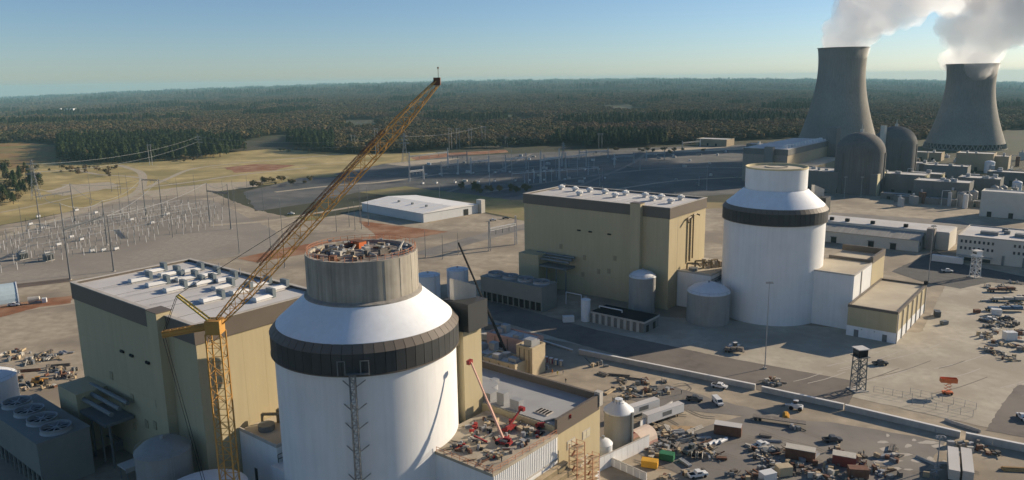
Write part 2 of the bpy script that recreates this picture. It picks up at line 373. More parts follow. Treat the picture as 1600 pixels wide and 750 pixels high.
def shield(c, label, finished):
    t = thing('shield_building', label, 'shield building', (c[0], c[1], 0), PA)
    zb, zt = 44.6, 51.6
    MB().lathe([(22.1, 0), (22.1, zb + 0.4)], 96).build('wall', M_white, t, sm=True)
    MB().lathe([(22.4, zb), (22.62, zb + 0.2), (22.62, zt - 1.6), (21.3, zt)], 96, cap=False).build('inlet_core', mat('band_joint', (0.03,0.031,0.031), 0.8, 0.1), t)
    MB().lathe([(22.1, zb + 0.15), (22.95, zb), (22.95, zb + 0.25), (22.5, zb + 0.3)], 96, cap=False).build('drip_edge', M_brown, t)
    n = 60; me = None; me2 = None
    for i in range(n):
        a = 2 * math.pi / n; g = 0.0028
        if me is None:
            me = MB().add([], []); r0, r1 = 22.6, 22.86
            def ring(r_, z_): return [(r_*math.cos(g), r_*math.sin(g), z_), (r_*math.cos(a-g), r_*math.sin(a-g), z_)]
            vs = ring(r1, zb+0.3) + ring(r1, zt-1.75) + ring(r0-.1, zb+0.3) + ring(r0-.1, zt-1.75)
            me.add(vs, [(0,1,3,2),(4,5,1,0),(2,3,7,6),(4,0,2,6),(1,5,7,3)]); me = me.mesh('band_panel'); me.materials.append(M_dark)
            m2 = MB(); vs = ring(22.95, zt-1.72) + ring(21.4, zt+0.08) + ring(22.7, zt-1.9) + ring(21.3, zt-0.12)
            m2.add(vs, [(0,1,3,2),(4,5,1,0),(2,3,7,6),(4,0,2,6),(1,5,7,3)]); me2 = m2.mesh('band_cap'); me2.materials.append(M_brown)
        put(me, 'band_panel', t, rot=(0, 0, i * a)); put(me2, 'band_cap', t, rot=(0, 0, i * a))
    MB().lathe([(21.35, zt - 0.3), (21.35, zt + 0.15), (13.7, 58.4)], 96, cap=False).build('conical_roof', M_cone, t, sm=True)
    if finished:
        w = MB().lathe([(13.4, 57.8), (13.4, 67.6)], 80, cap=False).build('tank_wall', M_white, t, sm=True)
        MB().lathe([(13.42, 67.55), (13.55, 67.6), (13.55, 68.3), (13.1, 68.3), (13.0, 67.2)], 80, cap=False).build('parapet', mat('cream_coping', (0.58,0.50,0.30), 0.7, 0.08, 0.4), t)
        MB().lathe([(13.05, 67.3), (4.5, 67.9), (0.01, 68.0)], 64, cap=False).build('tank_roof', M_beige, t)
        MB().lathe([(5.0, 67.8), (5.0, 68.15), (4.6, 68.15), (4.6, 67.9)], 40, cap=False).build('vent_ring', M_conc, t)
    else:
        MB().lathe([(13.4, 57.3), (13.4, 68.2), (12.4, 68.2), (12.4, 67.4)], 80, cap=False).build('tank_wall', M_conc, t, sm=True)
        MB().lathe([(14.3, 57.75), (14.2, 58.25), (13.3, 58.7)], 80, cap=False).build('grout_skirt', mat('rough_grout', (0.27,0.25,0.22), 0.95, 0.25, 0.5, bump=0.4), t)
        # joints of the poured lifts stand out as shallow vertical ribs
        for i in range(40):
            a = 2*math.pi*i/40
            MB().cbox(0, 0, 58.4, 0.10, 0.16, 9.6).build('form_joint', M_conc, t, (13.42*math.cos(a), 13.42*math.sin(a), 0), a) if i % 2 == 0 else None
        MB().lathe([(12.4, 67.4), (0.01, 67.4)], 64, cap=False).build('work_deck', mat('deck_clutter_floor', (0.27,0.24,0.21), 0.9, 0.3, 0.7, c2=(0.16,0.14,0.12), scale2=0.5), t)
    # stair and lift shaft against the back of the shell
    MB().box(8.5, 15.0, 19.0, 26.0, 0, 45).build('lift_shaft', M_tan, t)
    MB().box(7.8, 16.5, 19.5, 27.0, 45.02, 52.5).build('shaft_head', M_dark, t)
    MB().add([(9.4,20.5,52.5),(10.8,20.5,52.5),(13.6,26.0,52.5),(12.2,26.0,52.5),(9.4,20.5,58.2),(10.8,20.5,58.2),(13.6,26.0,55.8),(12.2,26.0,55.8)],
             [(3,2,1,0),(4,5,6,7),(0,1,5,4),(1,2,6,5),(2,3,7,6),(3,0,4,7)]).build('baffle_wall', M_concl, t)
    return t
SR = shield(CR, 'finished white cylindrical shield building with white tank on top', True)
SL = shield(CL, 'nearer white shield building topped by a raw concrete drum', False)

def roof_vents(t, spots, h, long):
    """Smoke vents: long low hoods with a dark upright end louvre, or square mushroom hoods on a curb."""
    M_hood = mat('white_hood', (0.62,0.62,0.60), 0.6, 0.08, 0.5, obj_var=0.1)
    if long:
        cm = MB().box(-1.3, 1.3, -3.0, 2.6, 0, .55).mesh('curb'); hm = MB().add([(-1.6,-3.2,.55),(1.6,-3.2,.55),(1.6,2.4,.55),(-1.6,2.4,.55),(-.9,-2.9,1.35),(.9,-2.9,1.35),(.9,2.4,1.35),(-.9,2.4,1.35)], [(3,2,1,0),(4,5,6,7),(0,1,5,4),(1,2,6,5),(2,3,7,6),(3,0,4,7)]).mesh('hood')
        dm = MB().box(-1.5, 1.5, 2.42, 3.5, .2, 2.7).mesh('end_louvre'); dm.materials.append(mat('louvre_grey', (0.16,0.19,0.20), 0.6, 0.1))
    else:
        cm = MB().box(-1.0, 1.0, -1.0, 1.0, 0, 1.2).mesh('curb'); hp = [(1.9,1.2),(2.0,1.7),(1.5,2.2),(.5,2.45)]
        hm = MB().lathe(hp, 8).mesh('hood'); dm = MB().box(-.2, .2, -1.3, 1.3, 2.2, 2.7).mesh('end_louvre'); dm.materials.append(M_hood)
    cm.materials.append(M_roofw); hm.materials.append(M_hood)
    for x, y in spots:
        c = put(cm, 'roof_vent', t, (x, y, h + .02), (0, 0, R(rnd.uniform(-4, 4)))); put(hm, 'hood', c); put(dm, 'end_louvre', c)

def turbine(c, a0, a1, b0, b1, label, finished):
    H = 48.0; o = W(c, a0, b0); t = thing('turbine_hall', label, 'building', o, PA); L, D = a1 - a0, b1 - b0
    # clad walls with a recessed strip beside the tall stair tower
    MB().prism([(0,0),(L-16,0),(L-16,5),(L-1.5,5),(L-1.5,0.0),(L,0),(L,D),(0,D)], 0, H-4.2).build('wall', M_tan, t) if False else MB().box(0, L, 0, D, 0, H-4.2).build('wall', M_tan, t)
    f = MB(); k = 0.35
    f.box(-k, L+k, -k, 0.5, H-4.2, H+0.9); f.box(-k, L+k, D-0.5, D+k, H-4.2, H+0.9); f.box(-k, 0.5, 0.5, D-0.5, H-4.2, H+0.9); f.box(L-0.5, L+k, 0.5, D-0.5, H-4.2, H+0.9)
    f.build('fascia', M_brown, t)
    c_ = MB(); k = 0.5
    c_.box(-k, L+k, -k, 0.7, H+0.9, H+1.1); c_.box(-k, L+k, D-0.7, D+k, H+0.9, H+1.1); c_.box(-k, 0.7, 0.7, D-0.7, H+0.9, H+1.1); c_.box(L-0.7, L+k, 0.7, D-0.7, H+0.9, H+1.1)
    c_.build('coping', M_concl, t)
    MB().box(0.5, L-0.5, 0.5, D-0.5, H-4.1, H+0.2).build('roof', M_roofw, t)
    seam = MB().box(-0.12, 0.12, 0.8, D-0.8, 0, 0.05).mesh('roof_seam'); seam.materials.append(mat('seam_tape', (0.22,0.21,0.20), 0.9, 0.2, 0.4))
    for i in range(1, 6): put(seam, 'roof_seam', t, (L * i / 6, 0, H + 0.2))
    # stair tower standing proud of the shaded wall
    s = MB().box(L-19.5, L-14, -2.6, 1.5, 0, H+2.0).build('stair_tower', M_tan, t)
    MB().box(L-19.7, L-13.8, -2.8, 1.7, H+2.0, H+2.2).build('tower_cap', M_brown, s)
    for x in (.40, .48, .61): MB().box(L*x, L*x+1.9, -.5, .02, 32.6, 33.3).build('hooded_slot', M_hole, t)
    vent = mat('tan_vent', (0.33,0.275,0.17), 0.7, 0.1)
    for (x, z) in ((0.28,22),(0.36,15),(0.45,18),(0.55,12),(0.66,20),(0.44,9),(0.62,13)):
        MB().cbox(0, 0, 0, 1.7, 0.24, 2.4).build('wall_vent', vent, t, (L*x, -0.1, z))
    seam_m = mat('tan_seam', (0.44,0.365,0.215), 0.7, 0.05)
    sv = MB().box(-.06, .06, -.012, .02, 0, H-4.25).mesh('cladding_seam'); sv.materials.append(seam_m)
    sh_ = MB().box(-.022, .012, -.06, .06, 0, H-4.25).mesh('cladding_seam'); sh_.materials.append(seam_m)
    for i in range(1, int(L/6.1)):
        if not (L-20.5 < i*6.1 < L-13): put(sv, 'cladding_seam', t, (i*6.1, 0, 0))
    for i in range(1, 6): put(sh_, 'cladding_seam', t, (L, i*D/6, 0))
    for z in (11, 22, 33): MB().box(.05, L-20, -.03, .02, z, z+.12).build('girt_line', seam_m, t)
    # low block and pipe gallery at the far end of the shaded wall
    g = MB().box(3, 16, -9, -0.05, 0, 19).build('gallery_block', M_tan, t)
    for k2 in range(3): MB().beam((10, -7 + k2*2.4, 17.0 + k2*0.9), (34, -7 + k2*2.4, 17.0 + k2*0.9), 1.3, n=8).build('duct', M_grey, g)
    MB().box(16.1, 33, -8.6, -0.5, 13.2, 14.1).build('duct_deck', M_grey, g)
    for x in (20, 26, 32): MB().box(x-.25, x+.25, -7.4, -6.9, 0, 13.2).build('deck_post', M_grey, g)
    pxs = [(857.3,295.3),(877.3,292.7),(898.7,295.3),(921.3,296.7),(950.7,291.3),(978.7,294),(1005.3,296.7),(1034.7,299.3),(1062.7,302),(905.3,302),(945.3,299.3),(961.3,304.7),(977.3,301.5),(1008,304.7),(1033.3,307.3),(1020,310),(1048,314),(1064,308.7)] if finished else \
          [(178,424),(222,415),(242,420),(263,425),(290,432),(218,434),(318,438),(347,445),(272,448),(330,464),(410,462),(336,411),(362,419),(390,424),(455,438),(245,440),(375,452),(300,440),(325,426),(352,433),(405,441),(432,447),(300,419),(268,433)]
    sp = []
    for qx, qy in pxs:
        w_ = P(qx, qy, H + 1.4) - o; la, lb = w_.dot(E1), w_.dot(E2)
        if 3 < la < L - 3 and 3 < lb < D - 3: sp.append((la, lb))
    roof_vents(t, sp, H + 0.2, not finished)
    for i in range(3): MB().path([(L*(.2+.2*i), 3, H+.6), (L*(.2+.2*i)+2, D*.5, H+.6), (L*(.2+.2*i)+1.5, D-4, H+.6)], .16, 5).build('roof_conduit', M_galv, t)
    for i in range(4): MB().cyl(0, 0, 0, 2.6, 0.12, n=6).build('roof_post', M_galv, t, (L*(0.3+0.17*i), D-1.6, H+0.2))
    # pipes on the sunlit end wall
    p = MB(); p.path([(L+0.9, D*0.52, 20), (L+0.9, D*0.52, H-6), (L+0.9, D*0.44, H-6.5), (L+2.2, D*0.40, H-8)], 1.0, 8)
    p.path([(L+0.9, D*0.60, 21), (L+0.9, D*0.60, H-5.4), (L+0.9, D*0.68, H-5.4), (L+2.4, D*0.70, H-6)], 0.8, 8)
    if finished: p.build('vent_pipe', mat('bronze_pipe', (0.25,0.19,0.11), 0.5, 0.1), t)
    MB().box(L-.02, L+0.015, D*0.22, D*0.22+0.16, 0, H-4.3).build('expansion_joint', M_brown, t)
    return t
turbine(CR, -125.0, -39.5, -25.3, 13.3, 'tan turbine hall beside the finished white shield building', True)
turbine(CL, -107.5, -35.5, -25.5, 13.0, 'tan turbine hall behind the yellow crane mast', False)

def tank(px, py, d, h, label, mt, dome=2.0, rotz=0, r_=None, ladder=True, seams=4, roofmat=None, loc=None):
    p = loc or P(px, py); t = thing('storage_tank', label, 'tank', p, rotz); rr = d / 2
    b = MB().lathe([(rr, 0), (rr, h)], 48, cap=False).build('shell', mt, t, sm=True)
    for i in range(1, seams): MB().lathe([(rr+.01, h*i/seams-.06), (rr+.05, h*i/seams), (rr+.01, h*i/seams+.06)], 48, cap=False).build('weld_seam', mt, b)
    MB().lathe([(rr+.12, h-.1), (rr+.12, h+.08), (rr*0.75, h+dome*.55), (rr*.4, h+dome*.88), (0.02, h+dome)], 48, cap=False).build('roof', roofmat or mt, t, sm=True)
    MB().cyl(0, 0, h+dome-.2, h+dome+.7, .45, n=10).build('roof_vent', M_galv, t)
    if ladder:
        l = MB(); l.box(-.35,-.28, -rr-.45, -rr-.38, 0, h+1); l.box(.28,.35, -rr-.45, -rr-.38, 0, h+1)
        for i in range(int(h)): l.box(-.28,.28, -rr-.43,-rr-.40, i+.3, i+.36)
        l.build('ladder', M_galv, t, rotz=R(40))
        n = 14; rl = MB()
        for i in range(n):
            a = 2*math.pi*i/n; a2 = 2*math.pi*(i+1)/n
            rl.beam((rr*math.cos(a), rr*math.sin(a), h), (rr*math.cos(a), rr*math.sin(a), h+1.1), .07)
            rl.beam((rr*math.cos(a), rr*math.sin(a), h+1.1), (rr*math.cos(a2), rr*math.sin(a2), h+1.1), .07)
        rl.build('handrail', M_galv, t)
    return t
M_wtank = mat('white_tank', (0.66, 0.68, 0.69), 0.5, 0.05, 0.3, streak=0.06)
tank(0, 0, 12.5, 17, 'grey domed tank at the foot of the far stair tower', M_tank, 3.0, roofmat=M_wtank, loc=W(CR, -48.5, -33.5))
tank(0, 0, 19, 14, 'low round tank with pale conical roof by the finished shield building', M_tank, 4.0, roofmat=M_wtank, loc=W(CR, -17, -29.5), ladder=True)

def right_unit():
    c = CR
    o = W(c, 0, 0)
    t = thing('auxiliary_building', 'white windowless block against the finished shield building', 'building', o, PA)
    MB().box(18, 37.9, -6, 22, 0, 24).build('wall', M_white, t)
    MB().box(18.4, 37.5, -5.6, 21.6, 24, 24.35).build('roof', M_beige, t)
    e = MB(); e.box(17.9,38.1,-6.2,-5.6,24,24.6); e.box(37.5,38.1,-5.6,21.6,24,24.6); e.build('coping', M_concl, t)
    b = MB().box(19, 38, 22.05, 44, 0, 24).build('rear_wing', M_tan, t)
    MB().box(19.4, 37.6, 22.5, 43.6, 24, 24.2).build('rear_roof', M_beige, b)
    e = MB(); e.box(37.2,38.2,22.1,44.2,24,27); e.box(18.8,37.2,43.2,44.2,24,27); e.box(18.8,37.2,22.1,22.7,24,25.6); e.build('parapet', M_brown, b)
    MB().box(38.05, 38.2, 5, 5.9, 0, 24).build('downpipe', M_concl, t)
    MB().box(18.9, 19.7, -6.16, -5.98, 0, 13).build('ladder_rail', M_grey, t)
    t = thing('annex_building', 'low tan annex with white base band and pilasters', 'building', o, PA)
    a0, a1, b0, b1, h = 38.3, 57.4, -13.2, 40, 13
    MB().box(a0, a1, b0, b1, 4.4, h-0.6).build('wall', M_tan, t)
    MB().box(a0-.12, a1+.12, b0-.12, b1+.12, 0, 4.4).build('base_band', M_white, t)
    e = MB(); e.box(a0-.2,a1+.2,b0-.2,b0+.6,h-.6,h+.5); e.box(a0-.2,a1+.2,b1-.6,b1+.2,h-.6,h+.5); e.box(a1-.6,a1+.2,b0+.6,b1-.6,h-.6,h+.5); e.box(a0-.2,a0+.5,b0+.6,b1-.6,h-.6,h+.5)
    e.build('parapet', M_brown, t)
    MB().box(a0+.5, a1-.6, b0+.6, b1-.6, h-.6, h-.2).build('roof', M_beige, t)
    for i in range(7): MB().box(a1+.12, a1+.5, b0+.2+i*8.7, b0+.7+i*8.7, 0, h-.6).build('pilaster', M_concl, t)
    for x in (a0+3, a1-5): MB().box(x, x+1.8, b0-.25, b0-.1, 0, 3.0).build('door', M_grey, t)
    for x in (a0+6, a0+11): MB().cbox(x, b0-.3, 3.4, .4, .4, .3).build('wall_lamp', M_galv, t)
    MB().cbox(a1, b1-.5, h+.5, 1.6, 1.6, 1.6).build('corner_unit', M_black, t)
right_unit()

def pipe_annex(c, a, label, h):
    t = thing('pipe_annex', label, 'building', W(c, a, -16), PA)
    MB().box(0.05, 17, 0, 30, 0, h).build('wall', M_white, t)
    MB().box(0.3, 16.7, 0.3, 29.7, h, h+.25).build('roof', M_beige, t)
    e = MB(); e.box(0.1,17.1,-.1,.3,h,h+.9); e.box(16.7,17.1,.3,30,h,h+.9); e.build('parapet', M_concl, t)
    for i in range(5):
        MB().path([(2+i*2.8, 6+i*3, h+.2), (2+i*2.8, 6+i*3, h+3+i%2), (6+i*2.0, 9+i*3, h+3+i%2), (6+i*2.0, 12+i*3, h+1)], 0.9, 7).build('pipe', mat('bronze_pipe', (0.25,0.19,0.11)), t)
    for i in range(4): MB().cbox(4+3.3*i, 22, h+.25, 2.4, 3.2, 2.4).build('roof_unit', M_concl, t)
    MB().cyl(6, 4.5, h+.25, h+1.8, 2.2, n=20).build('roof_drum', M_grey, t)
    r_ = MB()
    for i in range(8): r_.beam((17.3, i*1.6, h-4), (17.3, i*1.6, h-1.8), .12)
    for z in (h-3, h-1.8): r_.beam((17.3, 0, z), (17.3, 11.2, z), .12)
    r_.build('railing', M_black, t)
    MB().box(17.05, 24, -2, 12, 0, h-4).build('link_block', M_white, t)
    MB().box(6, 7.2, -0.12, 0.02, 0, 8).build('louvre', M_hole, t)
pipe_annex(CR, -39.4, 'white low annex with beige roof and pipes behind the round tanks', 17)
pipe_annex(CL, -35.4, 'white low annex with beige roof between the yellow mast and the concrete-topped shell', 17)
# ------------------------------------------------------------------ the unit under construction
tank(0, 0, 13.5, 17, 'grey domed tank in shadow beside the yellow mast', M_tank, 3.0, roofmat=M_tank, loc=W(CL, -41.5, -34))
tank(0, 0, 19.5, 13.5, 'pale blue-white round tank top at the foot of the yellow mast', M_wtank, 1.2, roofmat=M_wtank, loc=W(CL, -20, -35), ladder=False)
tank(0, 0, 19, 17, 'white tank cut off by the picture edge beside the cooling cell', M_wtank, 2.4, loc=P(-16, 668))

def rail_loop(t, pts, z, h, mt, post=2.5, mid=True):
    m_ = MB()
    for p, q in zip(pts[:-1], pts[1:]):
        p, q = Vector((*p, z)), Vector((*q, z)); L = (q - p).length; n = max(1, int(L / post))
        for i in range(n + 1):
            s = p.lerp(q, i / n); m_.beam(s, s + Vector((0, 0, h)), .09)
        for k in ((h, h*.5) if mid else (h,)): m_.beam(p + Vector((0,0,k)), q + Vector((0,0,k)), .09)
    return m_.build('guard_rail', mt, t)

def left_unit():
    o = W(CL, 0, 0)
    t = thing('auxiliary_building', 'white block with cluttered open roof deck and red guard rails', 'building', o, PA)
    MB().box(17, 40, .5, 25.3, 0, 21.3).build('wall', M_white, t)
    MB().box(16.8, 40.2, .3, 25.3, 21.3, 22.0).build('deck', mat('deck_slab', (0.40,0.35,0.27), 0.9, 0.2, 0.4, c2=(0.30,0.26,0.20), scale2=0.15), t)
    rail_loop(t, [(22.5,.5),(40,.5),(40,25)], 22.0, 1.2, M_rail)
    rib = MB().box(-0.05, 0.12, -0.07, 0.07, 15.6, 21.2).mesh('wall_rib'); rib.materials.append(M_white)
    for i in range(34): put(rib, 'wall_rib', t, (40.0, .8 + i * 0.72, 0))
    MB().box(40.02, 40.3, .5, 25.3, 15.2, 15.5).build('ledge', M_concl, t)
    MB().box(22.4, 23.1, .15, .48, 0, 14).build('pipe_chase', M_grey, t)
    t = thing('auxiliary_building', 'tan block with flat grey roof, dark parapet and small windows', 'building', o, PA)
    a0, a1, b0, b1, h = -4, 39.6, 25.6, 45.5, 23.4
    MB().box(a0, a1, b0, b1, 3.4, h).build('wall', M_tan, t)
    MB().box(a0-.1, a1+.1, b0-.1, b1+.1, 0, 3.4).build('base_band', M_white, t)
    MB().box(a0+.6, a1-.6, b0+.6, b1-.6, h, h+.2).build('roof', mat('grey_roof', (0.33,0.335,0.335), 0.85, 0.08, 0.2, c2=(0.29,0.29,0.29), scale2=0.06), t)
    e = MB(); e.box(a0-.2,a1+.2,b1-.6,b1+.2,h,h+2.2); e.box(a1-.6,a1+.2,b0-.1,b1-.6,h-2,h+2.2); e.box(a0-.2,a0+.5,b0,b1-.6,h,h+2.2); e.build('parapet', M_brown, t)
    MB().box(a1-1.2, a1+.5, b1-1.0, b1+.6, h-1, h+2.9).build('corner_cap', M_concl, t)
    for b, z in ((30, 15.5), (37, 15.5), (36, 8.2)):
        w = MB().box(a1+.02, a1+.10, b, b+3.6, z, z+2.4).build('window', M_concl, t)
        for k in range(2): MB().box(a1+.10, a1+.14, b+.2+k*1.7, b+1.7+k*1.7, z+.25, z+2.15).build('pane', mat('sunlit_shade', (0.55,0.50,0.36), 0.4, 0.05), w)
    for a, b, sx, sy, sz in ((6,32,3.4,3,2.6),(14,29,5,3.4,2.2),(20,28.5,2.4,2.4,3.4),(25,28,3,2,2.8),(9,38,2,2,1.2)):
        MB().cbox(a, b, h+.2, sx, sy, sz).build('roof_unit', M_galv, t)
    MB().cyl(11, 32.5, h+.2, h+2.2, 3.0, n=24).build('round_tank', M_galv, t)
    hatch = MB().box(30, 34, 29, 32, h+.2, h+.5).build('hatch', M_concl, t)
    for k in range(4): MB().box(30.2+k, 30.8+k, 29.2, 31.8, h+.5, h+.55).build('hatch_bar', M_black, hatch)
    # timber formwork terraces with scaffold beside the white block
    t = thing('formwork_terrace', 'stepped timber formwork below the ribbed white wall', 'scaffold', W(CL, 40.5, 0), PA)
    for i in range(9):
        z = 14.4 - i * 1.55
        MB().box(0.1 + i*1.25, 1.45 + i*1.25, 0, 27, z - 0.3, z).build('plank_walk', M_wood, t)
        MB().box(1.35 + i*1.25, 1.5 + i*1.25, 0, 27, z - 1.5, z - 0.31).build('form_panel', mat('form_ply', (0.25,0.20,0.12), 0.85, 0.2, 0.5), t)
        for b in range(0, 28, 9): MB().box(0.6+i*1.25, 0.75+i*1.25, b, b+.15, 0, z-.3).build('prop', M_galv, t)
    t = thing('scaffold_stair', 'rusty scaffold stair tower at the corner of the tan block', 'scaffold', W(CL, 42.0, 27.5), PA)
    for x in (0, 2.4):
        for y in (0, 3.4): MB().box(x-.08, x+.08, y-.08, y+.08, 0, 19).build('standard', M_rail, t)
    for k in range(9):
        z = 1 + k * 2.1
        MB().box(0, 2.4, 0, 3.4, z, z + .12).build('platform', M_wood, t)
        MB().beam((.6, .2 if k % 2 else 3.2, z), (.6, 3.2 if k % 2 else .2, z + 2.1), .5, .12).build('flight', M_rail, t)
        for z2 in (z+1.1,): 
            r_ = MB(); r_.beam((0,0,z2),(2.4,0,z2),.07); r_.beam((0,3.4,z2),(2.4,3.4,z2),.07); r_.beam((2.4,0,z2),(2.4,3.4,z2),.07); r_.build('rail', M_rail, t)
    t2 = copy_tree(t, W(CL, 43.0, 33.5), PA, 'second rusty scaffold tower, set nearer the silo')
    t2.scale = (0.9, 0.9, 0.72)
    # open-air hoist mast climbing the near face of the shell
    d = Vector((-CL[0], -CL[1], 0)).normalized(); s = Vector((d.y, -d.x, 0))
    ang = math.atan2(d.y, d.x) - R(8.5)
    base = Vector((CL[0] + 23.9 * math.cos(ang), CL[1] + 23.9 * math.sin(ang), 0))
    t = thing('hoist_mast', 'grey lattice hoist mast on the near face of the white shell', 'hoist', base, ang + math.pi/2)
    MB().lattice((0,0,0), (0,0,45.5), 1.25, 1.5, .16, .10).build('mast', M_grey, t)
    for z in (6, 13, 20, 27, 32.5, 37, 42.5):
        MB().beam((-.6, .4, z), (-2.4, 1.5, z+1.2), .16).build('tie_arm', M_grey, t); MB().beam((.6, .4, z), (2.6, 1.5, z+1.2), .16).build('tie_arm', M_grey, t)
    e = MB(); 
    for x in (-3.2, -1.6, 1.8, 3.6): e.box(x-.1, x+.1, .35, .55, 45.2, 48.6)
    e.box(1.8, 3.6, .35, .5, 48.4, 48.6); e.box(-3.2, -1.6, .35, .5, 48.4, 48.6); e.box(-1.4, 3.4, .3, 1.2, 45.3, 45.5)
    e.build('landing_frame', M_grey, t)
left_unit()

def cooling_cell(loc, L, Dp, h, label, mt):
    t = thing('cooling_cell', label, 'cooling unit', loc, PA)
    MB().box(0, L, 0, Dp, 4.6, h).build('casing', mt, t)
    for i in range(int(L // 3.4) + 1): MB().box(min(i*3.4, L-.5), min(i*3.4, L-.5)+.5, .05, .55, 0, 4.6).build('column', mt, t)
    MB().box(.4, L-.4, 1.6, Dp-.4, 0, 4.6).build('intake', M_hole, t)
    MB().box(L-.55, L-.02, .6, Dp, 0, 4.6).build('end_wall', mt, t)
    r_ = MB().box(-.25, L+.25, -.25, Dp+.25, h, h+.3).build('roof_deck', mt, t)
    nf = 4
    for i in range(nf):
        x = L * (i + .5) / nf; rr = min(Dp, L / nf) * .40
        f = MB().lathe([(rr*1.08, h+.3), (rr, h+.9), (rr*1.04, h+1.7), (rr*.97, h+1.7), (rr*.93, h+.4)], 32, x, Dp/2, cap=False).build('fan_ring', M_galv, t)
        MB().lathe([(rr*.93, h+.38), (.01, h+.38)], 24, x, Dp/2, cap=False).build('fan_well', M_hole, f)
        for k in range(8):
            a = 2*math.pi*k/8 + .2
            MB().beam((x, Dp/2, h+1.25), (x + rr*.92*math.cos(a), Dp/2 + rr*.92*math.sin(a), h+1.25), .34, .08).build('fan_blade', M_galv, f)
        MB().cyl(x, Dp/2, h+.9, h+1.5, .5, n=10).build('hub', M_galv, f)
    return t
M_cell = mat('cell_panel', (0.21, 0.21, 0.185), 0.7, 0.08, 0.2)  # panel grey darkened to carry the deep shadow over the near cell
cooling_cell(Vector((-128.5, 191.1, 0)) - E1 * 38, 38, 13.5, 14, 'grey fan cooling cell in shadow at the lower corner', M_cell)
cooling_cell(Vector((-16, 372.6, 0)), 38, 12.5, 12, 'far grey cooling cell in front of the shaded turbine hall', M_cell)

# ------------------------------------------------------------------ the big yellow crane
def crane():
    t = thing('tower_crane', 'tall yellow lattice crane with long luffing jib', 'crane', (-60.9, 150, 0))
    b = Vector((-60.9, 150, 0)); L = lambda v: Vector(v) - b
    MB().lattice((0,0,0), (0,0,58.5), 3.0, 3.0, .26, .11).build('mast', M_yel, t)
    MB().box(-1.9, 1.9, -1.9, 1.9, 0, 1.6).build('foot', M_black, t)
    top = Vector((.2, 0, 60)); tip = L(D(683, 129, 175)); d = (tip - top).normalized()
    MB().box(-1.5, 1.5, -1.5, 1.5, 58.3, 61.2).build('head', M_yel, t)
    j = MB().lattice(top + d*1, top + d*9, 1.4, 2, .22, .1, 2.5)
    j.lattice(top + d*9, tip - d*12, 2.5, 2.6, .21, .09); j.lattice(tip - d*12, tip, 2.5, 2.6, .2, .09, 1.1)
    j.build('jib', M_yel, t)
    w = MB().lattice(top + d*14 + Vector((-.9,-.2,1.9)), tip - d*17 + Vector((-.6,-.2,1.5)), .8, 2.6, .09, .06); w.build('walkway', M_rust, t)
    MB().cbox(tip.x, tip.y, tip.z-.6, 1.5, 1.6, 1.7).build('jib_head', M_rust, t)
    MB().beam(tip + Vector((.3,0,.5)), tip + Vector((.3,0,3.0)), .10).cyl(tip.x+.3, tip.y, tip.z+3, tip.z+3.4, .18, n=8).build('beacon_mast', M_rust, t)
    s1, s2 = L(D(255, 522, 150)), L(D(277, 461, 150))
    MB().lattice(top, s1, 1.1, 1.6, .24, .14).build('rear_strut', M_yel, t)
    k = MB(); k.beam(top + Vector((0,-.6,0)), s1 + Vector((0,-.6,0)), .22, .6); k.beam(top + Vector((0,.6,0)), s1 + Vector((0,.6,0)), .22, .6); k.build('strut_plate', M_yel, t)
    MB().beam(top + Vector((0,-.7,0)), s2 + Vector((0,-.5,0)), .3).beam(top + Vector((0,.7,0)), s2 + Vector((0,.5,0)), .3).build('front_strut', mat('strut_yellow', (0.50,0.36,0.07), 0.55, 0.1), t)
    c = MB()
    for y in (-.5, .5):
        c.beam(s2 + Vector((0,y,0)), s1 + Vector((0,y,0)), .09); c.beam(s1 + Vector((0,y,0)), Vector((-2, y, 2)), .08)
        c.beam(s2 + Vector((0,y,0)), top + d*30 + Vector((0,y,1.5)), .08)
    c.build('stay_ropes', M_black, t)
crane()

# low canopies and gear in the shadow between the cooling cell and the hall
t = thing('low_canopy', 'low flat canopy in the shadow in front of the hall', 'canopy', P(186, 748), PA)
MB().box(0, 5, 0, 15, 4.0, 4.4).build('roof', M_roofw, t); MB().box(4.9, 5.15, 0, 15, 3.2, 4.45).build('fascia', M_concl, t)
for x in (.4, 4.6):
    for y in (.5, 7.5, 14.5): MB().box(x-.12, x+.12, y-.12, y+.12, 0, 4.0).build('post', M_grey, t)
t = thing('pipe_rack', 'low pipe rack running along the shaded hall foot', 'pipes', P(110, 660), PA)
for k in range(3): MB().beam((0, k*.8, 3.2), (34, k*.8, 3.2), .45, n=7).build('pipe', M_tank, t)
for k in range(6): MB().box(k*6.6, k*6.6+.3, -.3, 2.2, 0, 3.0).build('stand', M_grey, t)
# ------------------------------------------------------------------ the older plant and the outlying buildings
M_ctw = mat('tower_concrete', (0.31, 0.285, 0.24), 0.9, 0.10, 0.02, streak=0.22, c2=(0.24,0.22,0.19), scale2=0.012)
M_dome = mat('dome_concrete', (0.145, 0.138, 0.128), 0.9, 0.12, 0.05, streak=0.25)
M_blockd = mat('grey_block', (0.185, 0.18, 0.165), 0.85, 0.12, 0.05, streak=0.1, obj_var=0.15)
M_blockt = mat('tan_block', (0.36, 0.29, 0.19), 0.85, 0.1, 0.05, obj_var=0.1)
M_offw = mat('office_wall', (0.55, 0.52, 0.45), 0.8, 0.06, 0.2)
M_metal = mat('ribbed_metal_roof', (0.30, 0.285, 0.25), 0.6, 0.12, 0.3)

